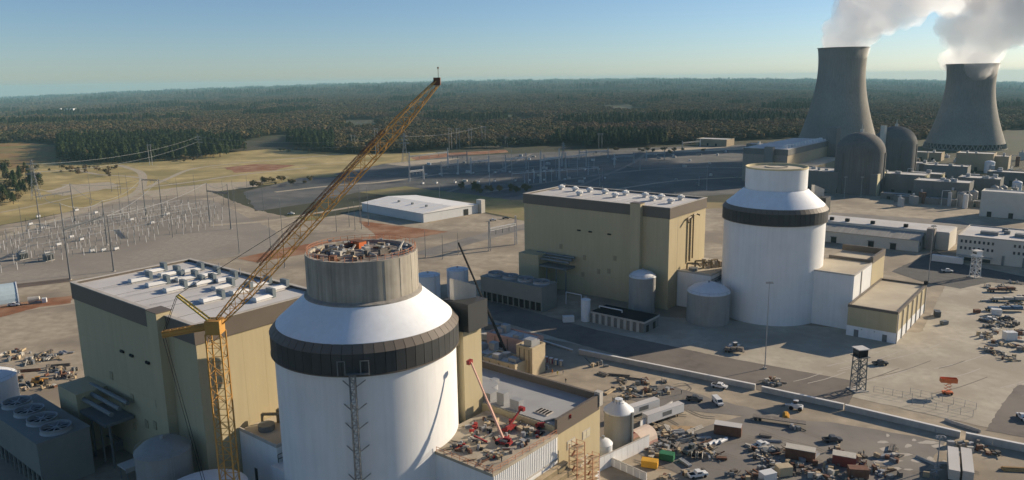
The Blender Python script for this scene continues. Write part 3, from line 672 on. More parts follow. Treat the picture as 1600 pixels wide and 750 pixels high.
def cooling_tower(px, py, rb, h, label):
    p = P(px, py); t = thing('cooling_tower', label, 'cooling tower', p)
    rt_ = rb * 0.60; zt_ = h * 0.80; prof = []; z0 = h * 0.065
    bb = (zt_ - z0) / math.sqrt((rb*0.985 / rt_)**2 - 1)
    for i in range(41):
        z = z0 + (h - z0) * i / 40; prof.append((rt_ * math.sqrt(1 + ((z - zt_) / bb)**2), z))
    ro = prof[-1][0]
    MB().lathe(prof, 96, cap=False).build('shell', M_ctw, t, sm=True)
    MB().lathe([(ro, h-1.2), (ro+.9, h-1.0), (ro+.9, h), (ro-1, h), (ro-1.3, h-8)], 96, cap=False).build('rim', M_ctw, t)
    MB().lathe([(r_-.9, z) for r_, z in prof], 96, cap=False).build('inner_shell', M_ctw, t, sm=True)
    c = MB(); n = 48; r1 = rb * 1.02
    for i in range(n):
        a = 2*math.pi*i/n; a2 = 2*math.pi*(i+.5)/n; a3 = 2*math.pi*(i-.5)/n
        for q in (a2, a3): c.beam((r1*math.cos(a), r1*math.sin(a), 0), (prof[0][0]*math.cos(q), prof[0][0]*math.sin(q), z0), 1.0)
    lg = c.build('support_legs', M_ctw, t)
    MB().lathe([(r1+1, 0), (r1+1, 1.2), (r1-.5, 1.2)], 64, cap=False).build('basin', M_ctw, t)
    MB().lathe([(rb*.9, 0.2), (rb*.9, z0)], 48, cap=False).build('fill_wall', mat('dark_fill', (0.04,0.045,0.045)), t)
    return t, p, h, ro
CT1 = cooling_tower(1307, 224, 58.5, 150, 'hyperbolic concrete cooling tower behind the round domes')
CT2 = cooling_tower(1506, 231, 52.5, 121, 'hyperbolic concrete cooling tower near the picture edge')

def dome(px, Y, rr, ytop, label, stack=False):
    top = D(px, ytop, Y); t = thing('containment_dome', label, 'dome', (top.x, Y, 0)); h = top.z - rr * 0.86
    prof = [(rr, 0), (rr, h)] + [(rr*math.cos(a), h + rr*.86*math.sin(a)) for a in [math.pi/2*i/14 for i in range(1, 15)]]
    prof[-1] = (.05, prof[-1][1])
    MB().lathe(prof, 72, cap=False).build('shell', M_dome, t, sm=True)
    for i in range(6):
        a = math.pi*2*i/6 + .4; MB().box(rr-.2, rr+.7, -1, 1, 0, h).build('buttress', M_dome, t, rotz=a)
    MB().cyl(0, 0, top.z-.5, top.z+2.4, 1.6, n=14).beam((0,0,top.z), (0,0,top.z+7), .5).build('lightning_mast', M_offw, t)
    if stack: MB().box(-2.2, 2.2, -rr-4, -rr+.5, 0, top.z+1.5).build('vent_stack', M_offw, t, rotz=R(-58))
    return t
dome(1347, 715, 21.3, 206, 'nearer dark concrete reactor dome')
dome(1401, 850, 21.8, 197, 'farther concrete reactor dome with tall pale vent stack', True)

def block(px, py, wpx, dep, ytop, label, mt=None, rotz=PA, roof=None, units=0, name='plant_block', cat='building'):
    """Box whose near corner stands on the ground at px, py; wpx is the picture width of its near wall."""
    p = P(px, py); h = max(2.5, D(px, ytop, p.y).z)
    k = (p.y) / CAM_F; L = wpx * k / abs(math.cos(rotz))
    t = thing(name, label, cat, p, rotz)
    MB().box(-L, 0, 0, dep, 0, h).build('wall', mt or M_blockd, t)
    MB().box(-L+.5, -.5, .5, dep-.5, h-.1, h+.25).build('roof', roof or M_roofw, t)
    e = MB(); e.box(-L-.1,.1,-.1,.5,h,h+.9); e.box(-.5,.1,.5,dep,h,h+.9); e.box(-L-.1,-L+.5,.5,dep,h,h+.9); e.box(-L+.5,-.5,dep-.5,dep+.1,h,h+.9); e.build('parapet', mt or M_blockd, t)
    for i in range(units):
        MB().cbox(-L*(.15+.7*rnd.random()), dep*(.2+.6*rnd.random()), h+.25, 2+2*rnd.random(), 2+2*rnd.random(), 1.5+2*rnd.random()).build('roof_unit', M_galv, t)
    for i in range(int(L // 14)):
        MB().box(-L+5+i*14, -L+8+i*14, -.15, .05, 0, min(4, h*.6)).build('door', M_hole, t)
    return t, L, h

# old turbine hall: shaded end wall, long wall receding, a row of vents and stair towers
p = P(1228, 288); t = thing('old_turbine_hall', 'long turbine hall of the older plant behind the white tank', 'building', p, PA)
h = D(1228, 234, p.y).z
MB().box(-46, 0, 0, 150, 0, h-6).build('wall', M_blockt, t)
MB().box(-46.4, .4, -.4, 150.4, h-6, h).build('fascia', M_blockd, t)
MB().box(-46.2, -.2, .2, 149.8, h, h+.3).build('roof', M_roofw, t)
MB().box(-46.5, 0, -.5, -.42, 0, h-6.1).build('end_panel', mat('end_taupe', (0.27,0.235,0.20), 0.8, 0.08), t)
for i in range(13): MB().cyl(-7, 12+i*9.4, h+.3, h+3.4, 2.6, 1.8, n=12).build('roof_vent', mat('white_hood', (0.62,0.62,0.60)), t)
MB().box(-22, -13, -6, -.6, 0, h+2.5).build('stair_tower', M_blockd, t)
MB().box(-2, 9, 128, 144, 0, h+15).build('stair_tower', M_blockd, t)
MB().box(.6, 22, 20, 120, 0, h*.5).build('lean_to', M_blockt, t)
MB().box(.8, 21.5, 20.4, 119.6, h*.5, h*.5+.3).build('lean_to_roof', M_beige, t)
specs = [
 (1368,306,110,34,274,'dark block with lit pale end wall in front of the nearer dome',3),
 (1442,306,62,24,276,'dark flat block between the dome and the lit pilasters',4),
 (1468,296,36,20,274,'small dark block behind the lit pilasters',1),
 (1458,272,70,26,258,'wide dark green-grey block behind the flat blocks',2),
 (1512,318,62,22,288,'grey block with round vent pipes on its roof',5),
 (1560,312,46,22,282,'grey block with pipes beside the far yard road',5),
 (1510,282,48,20,262,'grey block amid the pipework of the older plant',3),
 (1550,268,40,24,242,'tall pale block at the foot of the far cooling tower',2),
 (1574,268,26,20,246,'narrow pale block with lit edge near the far tower',1),
 (1600,290,40,20,272,'low grey block at the picture edge by the far yard',3),
 (1470,252,56,20,240,'pale flat block below the far cooling tower',2),
 (1300,300,66,24,270,'dark block half hidden behind the white tank drum',2),
 (1135,229,40,30,219,'long pale shed at the far edge of the dark switchyard',0),
 (1228,240,50,22,228,'dark low block at the left end of the older plant',1),
]
for px, py, w, dep, yt, lb, n in specs:
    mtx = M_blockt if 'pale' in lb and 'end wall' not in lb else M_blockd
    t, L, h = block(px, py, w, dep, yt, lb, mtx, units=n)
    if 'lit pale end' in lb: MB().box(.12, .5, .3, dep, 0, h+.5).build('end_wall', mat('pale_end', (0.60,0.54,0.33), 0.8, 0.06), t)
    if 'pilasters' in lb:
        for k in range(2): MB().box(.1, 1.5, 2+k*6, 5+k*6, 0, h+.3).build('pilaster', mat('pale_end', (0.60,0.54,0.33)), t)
# pipes, small tanks and roof stacks of the older plant
for i, (px, py, d, h) in enumerate([(1502,322,6,10),(1512,322,5,9),(1520,320,6,11),(1552,314,6,12),(1560,313,5,10),(1566,312,6,11),(1545,270,10,12),(1428,268,7,9),(1588,300,8,9)]):
    tank(px, py, d, h, ['slim grey tank first in the row of the older plant','slim grey tank second in the row of the older plant','slim grey tank third in the row of the older plant','grey vessel by the far road, first of three','grey vessel by the far road, second of three','grey vessel by the far road, third of three','white round tank at the foot of the far tower','squat tank beside the farther dome','pale tank at the picture edge beyond the office'][i], M_wtank if i in (6, 8) else M_tank, 1.5, ladder=False, seams=3)
# rows of covered stores in front of the older plant
for i, (px, py, w) in enumerate([(1422,314,34),(1438,318,30),(1466,320,34),(1492,322,30),(1520,324,36),(1556,326,34)]):
    block(px, py, w, 9, py-8, '%s white-roofed store shed of the row below the older plant' % ['first','second','third','fourth','fifth','last'][i], M_blockd, name='store_shed', cat='shed')

# white warehouse beyond the concrete drum
p = P(662, 348); q = P(566, 330); r_ = P(733, 336)
ex = (q - p); L = ex.length; ang = math.atan2(-ex.y, -ex.x); Dp = 58
t = thing('warehouse', 'low white metal warehouse standing alone beyond the concrete drum', 'building', p, ang)
MB().box(-L, 0, 0, Dp, 0, 7.2).build('wall', mat('warehouse_wall', (0.55,0.56,0.55), 0.7, 0.05, 0.2), t)
MB().add([(-L-.6,-.6,7.2),(.6,-.6,7.2),(.6,Dp/2,9.6),(-L-.6,Dp/2,9.6),(-L-.6,Dp+.6,7.2),(.6,Dp+.6,7.2)], [(0,1,2,3),(3,2,5,4),(0,3,4),(1,5,2)]).build('roof', mat('warehouse_roof', (0.74,0.73,0.70), 0.6, 0.05, 0.1), t)
for k in range(9): MB().beam((-L-.6+k*L/8, -.6, 7.26), (-L-.6+k*L/8, Dp/2, 9.66), .3).build('roof_rib', M_roofw, t)
for k in range(3): MB().cbox(-L*.65+k*L*.22, Dp*.3, 8.4, 1.6, 1.6, 1.8).build('roof_vent', M_grey, t)
MB().box(.02, .2, Dp*.72, Dp*.72+5, 0, 5).build('door', M_hole, t)
MB().box(-3, 3, Dp+.7, Dp+5, 0, 11).build('stair_block', M_offw, t)

# long low store with ribbed roof and the office block
p = P(1434, 394); t = thing('long_store', 'long grey store with ribbed metal roof behind the white block', 'building', p, PA)
Ls = 75
MB().box(-Ls, 0, 0, 15, 0, 7.5).build('wall', M_offw, t)
MB().add([(-Ls-.5,-.8,7.4),(.5,-.8,7.4),(.5,15,9.8),(-Ls-.5,15,9.8),(-Ls-.5,-.8,7.1),(.5,-.8,7.1),(.5,15,9.5),(-Ls-.5,15,9.5)], [(0,1,2,3),(7,6,5,4),(4,5,1,0),(5,6,2,1),(7,4,0,3)]).build('roof', M_metal, t)
for k in range(36): MB().beam((-Ls+k*Ls/35, -.8, 7.45), (-Ls+k*Ls/35, 15, 9.85), .22).build('roof_rib', mat('rib_tint', (0.36,0.335,0.29), obj_var=0.3), t)
MB().box(-Ls, 14, 15.05, 40, 0, 11).build('rear_block', M_offw, t)
MB().box(-Ls+.5, 13.5, 15.5, 39.5, 11, 11.3).build('rear_roof', M_roofw, t)
for x in (-58, -48, -32, -12): MB().cbox(x, 20, 11.3, 2.4, 2.4, 2).build('roof_unit', M_black, t)
MB().box(2, 6.5, 10, 15, 0, 13.5).build('stair_tower', mat('grey_brown_tower', (0.25,0.22,0.19)), t)
for x in (-52, -29, -16): MB().box(x, x+3.4, -.15, .05, 0, 3.8).build('door', M_hole, t); MB().box(x-.3, x+3.7, -1.6, .02, 3.9, 4.1).build('canopy', M_grey, t)
MB().box(.02, .15, 4, 6, 3, 5.2).build('window', M_hole, t)

p = P(1493, 406); t = thing('office_block', 'cream office block with two rows of small square windows', 'building', p, PA)
h = D(1493, 369, p.y).z; Lo = 75
MB().box(0, Lo, 0, 40, 0, h).build('wall', M_offw, t)
MB().box(.5, Lo-.5, .5, 39.5, h-.1, h+.2).build('roof', M_roofw, t)
e = MB(); e.box(-.1,Lo,-.1,.4,h,h+.8); e.box(-.1,.4,.4,40,h,h+.8); e.box(.4,Lo,39.6,40.1,h,h+.8); e.build('parapet', M_concl, t)
wm = MB().box(0, 1.1, -.06, .1, 0, 1.7).mesh('window'); wm.materials.append(M_glass)
for z in (h-3.4, h-7.4):
    for k in range(8): put(wm, 'window', t, (1.6+k*2.25, 0, z))
    for k in range(14): put(wm, 'window', t, (28+k*2.25, 0, z))
MB().box(1, 18, -4, -.2, 3.1, 3.7).build('canopy', M_concl, t)
MB().box(1.5, 17.5, -.12, .02, .2, 3.0).build('shopfront', M_glass, t)
MB().box(23, 24.2, -.5, -.02, 0, 5.5).build('pilaster', M_grey, t); MB().box(33, 34.2, -.5, -.02, 0, 5.5).build('pilaster', M_grey, t)
for x, y, sx, sy in ((14,14,9,4),(22,22,3,3),(30,16,7,5),(38,10,3,3),(45,20,5,4),(20,30,3,2)):
    MB().cbox(x, y, h+.2, sx, sy, 1.9).build('roof_unit', M_grey, t)
p = P(1590, 332); block(1620, 345, 62, 16, 306, 'blue-windowed low building at the edge of the far road', M_offw, name='gate_house', cat='building')
# thin things seen far off over the forest
b = D(108, 171, 4200); t = thing('distant_plant', 'tiny white building far away over the forest', 'building', (b.x, 4200, terr(b.x, 4200)))
z0 = b.z - terr(b.x, 4200)
MB().box(-28, 22, 0, 30, 0, z0+4).build('wall', M_white, t); MB().cyl(-48, 0, 0, z0+6, 7, n=16).build('silo', M_white, t)
# ------------------------------------------------------------------ long wall, lamps, towers on the yard
def wall_seg(p, q, h, w, label, top=True):
    p, q = P(*p), P(*q); d = q - p; ang = math.atan2(d.y, d.x); L = d.length
    t = thing('barrier_wall', label, 'wall', p, ang)
    n = max(1, int(L / 6)); s = L / n
    me = MB().box(.03, s-.03, -w/2, w/2, 0, h).mesh('wall_panel'); me.materials.append(M_concl)
    cp = MB().box(0.0, s, -w/2-.12, w/2+.12, h, h+.18).mesh('coping'); cp.materials.append(mat('white_coping', (0.68,0.66,0.62), 0.8, 0.05, 0.4))
    for i in range(n):
        o = put(me, 'wall_panel', t, (i*s, 0, 0)); put(cp, 'coping', o)
    return t
wall_seg((905,553), (1180,609), 1.9, .8, 'first long stretch of low concrete wall beside the asphalt road')
wall_seg((1190,612), (1318,640), 1.9, .8, 'middle stretch of low concrete wall near the forklift')
wall_seg((1320,641), (1500,684), 1.9, .8, 'stretch of low concrete wall above the two trailers')
wall_seg((1508,687), (1640,714), 2.2, .8, 'last stretch of low concrete wall running out of the picture')
wall_seg((735,498), (895,549), .5, .6, 'low kerb-like wall in the shadow of the far unit')

def lamp(px, py, ytop, label, heads=4):
    p = P(px, py); h = D(px, ytop, p.y).z; t = thing('light_mast', label, 'lamp post', p)
    MB().beam((0,0,0), (0,0,h), .42, w2=.2, n=8).build('pole', M_galv, t); MB().cbox(0,0,0,1.1,1.1,.6).build('footing', M_concl, t)
    MB().box(-1.2, 1.2, -.1, .1, h-.3, h-.1).build('crossarm', M_galv, t)
    for i in range(heads): MB().cbox(-1.1 + 2.2*i/(heads-1), -.25, h-.7, .5, .7, .4).build('lamp_head', M_galv, t)
lamp(1195, 576, 440, 'tall light mast in front of the finished shield building')
lamp(1450, 442, 352, 'light mast between the white block and the office')
lamp(1464, 732, 680, 'light mast beside the two trailers', 3)
lamp(1345, 308, 276, 'light mast in front of the old dark block', 3)
lamp(1319, 310, 276, 'light mast left of the lit end wall', 3)
lamp(937, 290, 263, 'light mast at the edge of the dark switchyard', 3)
lamp(1104, 297, 259, 'light mast by the dark yard near the white tank drum', 3)
lamp(687, 312, 287, 'light mast on the grass behind the warehouse', 3)
lamp(1840, 545, 440, 'light mast beyond the edge of the open concrete', 3)

def watchtower(px, py, ytop, label, mt):
    p = P(px, py); h = D(px, ytop, p.y).z; t = thing('watchtower', label, 'tower', p, R(12))
    MB().lattice((0,0,.3), (0,0,h-3.2), 3.6, 2.2, .28, .18, 3.2).build('frame', mt, t)
    MB().box(-2.6, 2.6, -2.6, 2.6, 0, .3).build('slab', M_concl, t)
    st = MB()
    for i in range(int((h-4)//2.2)): st.beam((-1.2 if i%2 else 1.2, -.4, .3+i*2.2), (1.2 if i%2 else -1.2, -.4, 2.5+i*2.2), .7, .15)
    st.build('stair', mt, t)
    MB().box(-2.3, 2.3, -2.3, 2.3, h-3.2, h-3.0).build('platform', mt, t)
    c = MB().box(-1.7, 1.7, -1.7, 1.7, h-3.0, h-.4).build('cabin', M_black if mt is M_grey else M_white, t)
    MB().box(-1.72, 1.72, -1.45, 1.45, h-1.9, h-.9).build('glazing', M_glass, c)
    MB().box(-2.1, 2.1, -2.1, 2.1, h-.4, h-.1).build('roof', M_roofw, t)
watchtower(1340, 609, 543, 'grey lattice watchtower beside the asphalt road', M_grey)
watchtower(1523, 433, 391, 'white lattice watchtower in the office shadow', mat('white_frame', (0.62,0.62,0.60), 0.6, 0.05))

M_mast = mat('mast_grey', (0.13,0.135,0.14), 0.6, 0.1); M_palep = mat('pale_post', (0.46,0.46,0.45), 0.6, 0.08, obj_var=0.3); M_dkp = mat('dark_post', (0.10,0.10,0.10), 0.7, 0.1)
# ------------------------------------------------------------------ switchyard left
def mast_pole(px, py, ptx, pty, label, d=.9, group=None, mt=None):
    p = P(px, py); h = max(6, D(ptx, pty, p.y).z); t = thing('steel_mast', label, 'pole', p, 0, group)
    MB().beam((0,0,0), (0,0,h), d, w2=d*.45, n=8).build('shaft', mt or M_mast, t)
    MB().cyl(0, 0, 0, .4, d*.9, n=10).build('base_plate', M_concl, t)
    MB().beam((0,0,h), (0,0,h+1.6), .1, n=5).build('spike', M_galv, t)
    return p, h, t
MP = {}
for i, (a, b, c, d, lb) in enumerate([
 (64,361,57,294,'steel mast at the back row, first from the picture edge'), (117,346,111,287,'steel mast at the back row beside the green bank'),
 (110,437,97,318,'tall near mast rising beside the turbine hall roof corner'), (168,383,160,314,'steel mast in the middle of the left switchyard'),
 (178,424,169,337,'tall near mast rising behind the turbine hall roof'), (228,337,222,279,'first of two masts beside the pale dirt junction'),
 (254,339,248,280,'second of two masts beside the pale dirt junction'), (328,347,324,286,'steel mast at the right end of the bus frames'),
 (361,358,356,288,'thick steel mast right of the bus frames'), (374,396,370,294,'tall thin mast near the red soil heap'),
 (445,418,441,314,'thin mast seen through the crane jib'), (423,388,420,340,'short thin mast left of the crane jib foot')]):
    MP[i] = mast_pole(a, b, c, d, lb, 1.0 if i not in (9, 10, 11) else .5)
for k, (px, py, hgt) in enumerate([(38,380,58),(145,352,48),(190,345,60),(203,332,58),(308,335,62),(412,330,42),(388,318,44),(175,300,30),(189,303,34),(143,318,44),(278,312,34),(350,322,40),(365,318,36),(270,372,52),(546,355,42),(565,358,62),(555,360,42),(576,352,60),(563,350,62),(665,402,40),(692,405,38),(716,398,34),(526,362,32)]):
    mast_pole(px, py, px-2, py-hgt, 'thin lightning pole standing about the yards' , .46, 'thin lightning poles of the yards')
def cross_beam(i, j, fr, label):
    (p, h, t), (q, h2, t2) = MP[i], MP[j]; a = Vector((p.x, p.y, h*fr)); b = Vector((q.x, q.y, h2*fr))
    tt = thing('bus_beam', label, 'beam', a); MB().lattice((0,0,0), b - a, .9, 1.6, .16, .1).build('truss', M_mast, tt)
    for k in range(3):
        s = (b - a) * (.25 + .25*k); MB().lathe([(.08,s.z-2.4),(.22,s.z-2.2),(.1,s.z-1.8),(.22,s.z-1.4),(.1,s.z-1),(.2,s.z-.6),(.06,s.z)], 8, s.x, s.y).build('insulator', M_grey, tt)
cross_beam(0, 1, .80, 'truss beam between the back-row masts')
cross_beam(2, 3, .66, 'truss beam from the near mast to the middle mast')
cross_beam(5, 6, .97, 'truss beam joining the two masts by the dirt junction')
cross_beam(7, 8, .80, 'truss beam at the right end of the switchyard')

# rows of insulator posts and busbars
posts = []
for k, (hh, w) in enumerate(((8.0, .24), (5.4, .24), (11, .26))):
    po = thing('insulator_post', ['slim insulator post of middle height in the rows of the left switchyard', 'short insulator post in the rows of the left switchyard', 'tall slim post in the rows of the left switchyard'][k], 'insulator', (0,0,0), 0, ['middle posts','short posts','tall posts'][k] + ' of the left switchyard')
    MB().box(-w/2, w/2, -w/2, w/2, 0, hh*.6).build('column', [M_palep, M_dkp, M_palep][k], po)
    MB().lathe([(.08,hh*.6),(.17,hh*.63),(.08,hh*.7),(.17,hh*.74),(.08,hh*.8),(.17,hh*.85),(.08,hh*.92),(.07,hh)], 7).build('insulator', [M_dkp, M_palep, M_dkp][k], po)
    MB().cbox(0, 0, hh, .22, .8, .14).build('clamp', M_galv, po); posts.append([po, True])
row0, rown = P(0, 425), P(345, 352); ax = (rown - row0); ax.z = 0; LR = ax.length; ax.normalize(); bx_ = Vector((-ax.y, ax.x, 0)); ra = math.atan2(ax.y, ax.x)
bus = {}
for j in range(15):
    for i in range(30):
        q = row0 + ax * (i * 7.4 + (j % 2) * 2.5 + rnd.uniform(-1.2, 1.2)) + bx_ * (j * 8.6 - 4 + rnd.uniform(-.8, .8))
        px, py = Q(q)
        if not (-10 < px < 352) or py < 316 + (352-px)*.06 or py > 430 or rnd.random() < .16: continue
        if px > 100 and py > 416: continue
        if px < 110 and py > 398 and rnd.random() < .6: continue
        bus.setdefault(j, []).append(q); k = 0 if j % 3 == 0 else (1 if j % 3 == 1 else 2)
        if k == 2 and rnd.random() < .35: continue
        po = posts[k]
        if po[1]: po[0].location = q; po[0].rotation_euler = (0, 0, ra); po[1] = False
        else: copy_tree(po[0], q, ra)
for j, qs in bus.items():
    if len(qs) < 5 or j % 3 or j == 0: continue
    t = thing('busbar', '%s pale busbar pair across the left switchyard, counted from the near side' % ['','first','second','third','fourth'][j // 3], 'busbar', qs[1])
    for k in range(2):
        o = bx_ * (k * 1.8); MB().beam(o + Vector((0,0,7.6)), qs[-2] - qs[1] + o + Vector((0,0,7.6)), .13, n=5).build('tube', M_galv, t)
# breakers and transformers
def breaker(p, label, group=None):
    t = thing('circuit_breaker', label, 'breaker', p, ra, group)
    MB().cbox(0, 0, .6, 3.2, 1.4, 1.5).build('tank', mat('pale_grey_paint', (0.55,0.55,0.54), 0.5, 0.06), t)
    for x in (-1.1, 0, 1.1):
        for s in (-1, 1): MB().beam((x, s*.3, 2), (x + .2*s, s*1.3, 4.4), .34, w2=.16, n=7).build('bushing', M_grey, t)
    for x in (-1.3, 1.3): MB().cbox(x, 0, 0, .3, 1.3, .6).build('leg', M_galv, t)
    return t
for px, py in ((30,400),(74,403),(48,352),(66,358),(112,372),(128,376),(92,384),(144,394),(162,393),(182,391),(60,340),(120,330),(150,334),(206,345),(238,350),(262,336)):
    breaker(P(px, py), 'pale circuit breaker with slanted bushings in the left switchyard', 'circuit breakers of the left switchyard')
for i, (px, py) in enumerate(((36,405),(76,407))):
    t = thing('transformer', ['bulky transformer on the bare gravel nearer the picture edge','bulky transformer on the bare gravel nearer the tall mast'][i], 'transformer', P(px, py), ra)
    MB().cbox(0,0,.3,5.2,3.0,4.0).build('tank', M_grey, t); MB().cbox(0,0,0,6,4,.3).build('plinth', M_concl, t)
    for s in (-1, 1):
        for k in range(5): MB().cbox(-2+k, s*2.0, .6, .25, .9, 3.2).build('radiator', M_grey, t)
    for x in (-1.6, 0, 1.6): MB().beam((x,0,4.3),(x,.4,7),.4,w2=.2,n=7).build('bushing', M_galv, t)
    MB().beam((-2,0,5.2),(2,0,5.2),1.0,n=10).build('conservator', M_galv, t)

# ------------------------------------------------------------------ far switchyard and the lines across the field
def gantry(p, q, hp, label):
    P0, P1 = P(*p), P(*q); h = D(p[0], p[1]-hp, P0.y).z; t = thing('line_gantry', label, 'gantry', P0)
    d = P1 - P0
    for s in (Vector((0,0,0)), d): MB().lattice(s, s + Vector((0,0,h)), 1.6, 2.6, .36, .22, .8).build('column', M_palep, t)
    MB().lattice(Vector((0,0,h*.72)), d + Vector((0,0,h*.72)), 1.4, 2.2, .3, .2).build('girder', M_palep, t)
    for k in range(3):
        s = d*(.25+.25*k); MB().cyl(s.x, s.y, h*.72-4, h*.72-.6, .3, n=6).build('insulator', M_grey, t)
gantry((845,286),(874,281),50,'tall gantry with a girder in the dark switchyard')
gantry((640,262),(700,254),24,'low gantry at the near end of the dark switchyard')
gantry((765,392),(806,382),46,'lattice gantry by the service road behind the tank pair')
gantry((1066,232),(1094,229),12,'pale portal at the far edge of the switchyard')
gantry((790,268),(822,264),26,'portal near the left of the dark switchyard')
gantry((884,264),(916,260),26,'portal right of the tall gantry')
gantry((640,284),(662,281),22,'small portal by the near edge of the dark switchyard')
gantry((905,250),(950,247),16,'pale portal in the middle of the far switchyard')
for k, (px, py, hg) in enumerate([(765,290,58),(800,288,54),(826,287,34),(834,286,24),(843,285,20),(853,285,22),(862,284,22),(920,268,28),(928,268,26),(941,282,20),(960,262,18),(902,262,20),(700,262,24),(868,262,20),(889,260,18),(786,262,16),(1000,266,16),(1092,290,14),(820,288,18)]):
    mast_pole(px, py, px, py-hg, 'thin pale pole in the dark far switchyard', .6, 'poles of the far switchyard', M_palep)
for k in range(22):
    px = 660 + (k % 11) * 28 + rnd.uniform(-6, 6); py = 288 - (k // 11) * 14 - (px-660)*.03
    if k == 0 or True: breaker(P(px, py), 'small pale breaker in the dark far switchyard', 'breakers of the far switchyard')
t = thing('bus_frame', 'long pale bus frame across the dark switchyard', 'frame', P(800, 282)); d = P(935, 272) - P(800, 282)
for k in range(9): MB().beam(d*(k/8), d*(k/8) + Vector((0,0,9)), .5).build('leg', M_palep, t)
for z in (7.4, 9): MB().beam(Vector((0,0,z)), d + Vector((0,0,z)), .55).build('rail', M_palep, t)

def hframe(px, py, hpx, label, wpx=8):
    p = P(px, py); h = D(px, py-hpx, p.y).z; w = wpx * p.y / CAM_F; t = thing('pole_frame', label, 'power pole', p, R(6))
    for x in (-w/2, w/2): MB().beam((x,0,0),(x,0,h),.7,w2=.45,n=7).build('pole', M_galv, t)
    MB().beam((-w*.9,0,h-1.2),(w*.9,0,h-1.2),.5).build('crossarm', M_galv, t)
    for x in (-w*.8, 0, w*.8): MB().cyl(x, 0, h-3.6, h-1.4, .25, n=6).build('insulator', M_grey, t)
    return p, h
HF = [hframe(236,258,33,'twin-pole power frame in front of the pines',4), hframe(553,238,28,'twin-pole power frame near the scrub',5), hframe(589,240,40,'power frame beside the crane jib',4),
      hframe(704,234,34,'first twin-pole frame on the orange bank',4), hframe(716,233,33,'second twin-pole frame on the orange bank',4), hframe(735,232,32,'third twin-pole frame on the orange bank',4), hframe(756,231,34,'fourth twin-pole frame on the orange bank',5), hframe(791,229,16,'short pole frame right of the orange bank',3), hframe(938,232,24,'twin-pole frame before the far trees',5)]
def pylon(px, py, ytop, label):
    p = P(px, py); h = D(px, ytop, p.y).z; t = thing('lattice_pylon', label, 'pylon', p, R(20))
    MB().lattice((0,0,0),(0,0,h*.62), h*.2, h*.12, .3, .18, h*.07).lattice((0,0,h*.62),(0,0,h), h*.07, h*.08, .26, .16, h*.03).build('tower', M_galv, t)
    for k, w in ((.66,.17),(.78,.14),(.90,.11)): MB().lattice((-h*w,0,h*k),(h*w,0,h*k), h*.03, h*.06, .18, .12).build('crossarm', M_galv, t)
    return p, h
PY = [pylon(57,312,250,'lattice pylon beside the field-corner thicket'), pylon(312,247,210,'lattice pylon standing in front of the pines'), pylon(633,254,208,'lattice pylon right of the crane jib'), pylon(880,248,222,'lattice pylon behind the dark switchyard')]
def wire(a, b, sag, label):
    pts = [a.lerp(b, i/14) - Vector((0,0,sag*4*(i/14)*(1-i/14))) for i in range(15)]
    o = pts[0]; tag(MB().path([p_-o for p_ in pts], .16, 4).build('power_line', M_galv, loc=o), label, 'cable')
top = lambda k, f=.9: Vector((PY[k][0].x, PY[k][0].y, PY[k][1]*f))
wire(top(0), top(1), 8, 'power line from the thicket pylon to the pine-front pylon'); wire(top(1), top(2), 9, 'power line from the pine-front pylon past the crane jib')
wire(top(0,.7), top(1,.7), 9, 'lower power line before the pines'); wire(top(1,.7), top(2,.7), 9, 'lower power line towards the crane jib')
wire(top(2), Vector((HF[6][0].x, HF[6][0].y, HF[6][1])), 5, 'power line running to the orange bank frames'); wire(Vector((HF[6][0].x, HF[6][0].y, HF[6][1])), Vector((HF[7][0].x, HF[7][0].y, HF[7][1])), 3, 'short power line at the end of the orange bank')

tips = lambda i: Vector((MP[i][0].x, MP[i][0].y, MP[i][1]))
for i, j in ((0,1),(2,3),(3,5),(4,6),(1,5),(6,7),(7,8),(4,7),(2,0),(3,1)):
    wire(tips(i), tips(j), 3.5, 'shield wire slung between two masts of the left switchyard'); col.objects[-1]['group'] = 'shield wires of the left switchyard'

# more frames and stored gear over the dark far yard
for i, (a, b, hp, lb) in enumerate([((690,276),(716,273),24,'portal at the left of the dark yard, nearest the warehouse'),((736,272),(764,269),26,'portal left of the pale pole pair'),((960,258),(990,256),18,'portal towards the right of the dark yard'),((1010,252),(1038,250),16,'small portal far right in the dark yard'),((850,262),(878,260),20,'portal behind the tall gantry'),((700,258),(730,256),20,'portal at the back of the dark yard')]):
    gantry(a, b, hp, lb)
for i in range(46):
    px = rnd.uniform(650, 1180); py = rnd.uniform(244, 298) - (px - 650) * .018
    t = thing('yard_cabinet', 'small pale cabinet standing in the dark far yard', 'cabinet', P(px, py), rnd.uniform(-.9, -.5), 'cabinets of the dark far yard'); L = rnd.uniform(2, 7)
    MB().box(-L/2, L/2, -1, 1, .2, rnd.uniform(1.4, 3)).build('body', rnd.choice([M_palep, M_concl, M_grey, M_offw]), t); MB().box(-L/2-.1, L/2+.1, -1.1, 1.1, 0, .2).build('plinth', M_concl, t)
# ------------------------------------------------------------------ vehicles, machines and stores
M_tyre = mat('tyre', (0.02,0.02,0.02), 0.9, 0.1); M_wv = mat('white_vehicle', (0.66,0.66,0.64), 0.4, 0.04, spec=0.5)
M_gv = mat('dark_vehicle', (0.06,0.065,0.07), 0.4, 0.1, spec=0.5); M_green = mat('green_skip', (0.03,0.16,0.07), 0.6, 0.15); M_ys = mat('yellow_skip', (0.62,0.33,0.03), 0.6, 0.12)
M_bluev = mat('blue_paint', (0.05,0.11,0.20), 0.5, 0.12); M_pale = mat('pale_sheet', (0.47,0.44,0.38), 0.8, 0.1, 0.6); M_ctan = mat('tan_box', (0.45,0.37,0.24), 0.8, 0.1)
M_pink = mat('pink_panel', (0.55,0.33,0.26), 0.8, 0.12); M_clut = mat('mixed_scrap', (0.17,0.15,0.13), 0.85, 0.35, 1.2, obj_var=0.5)
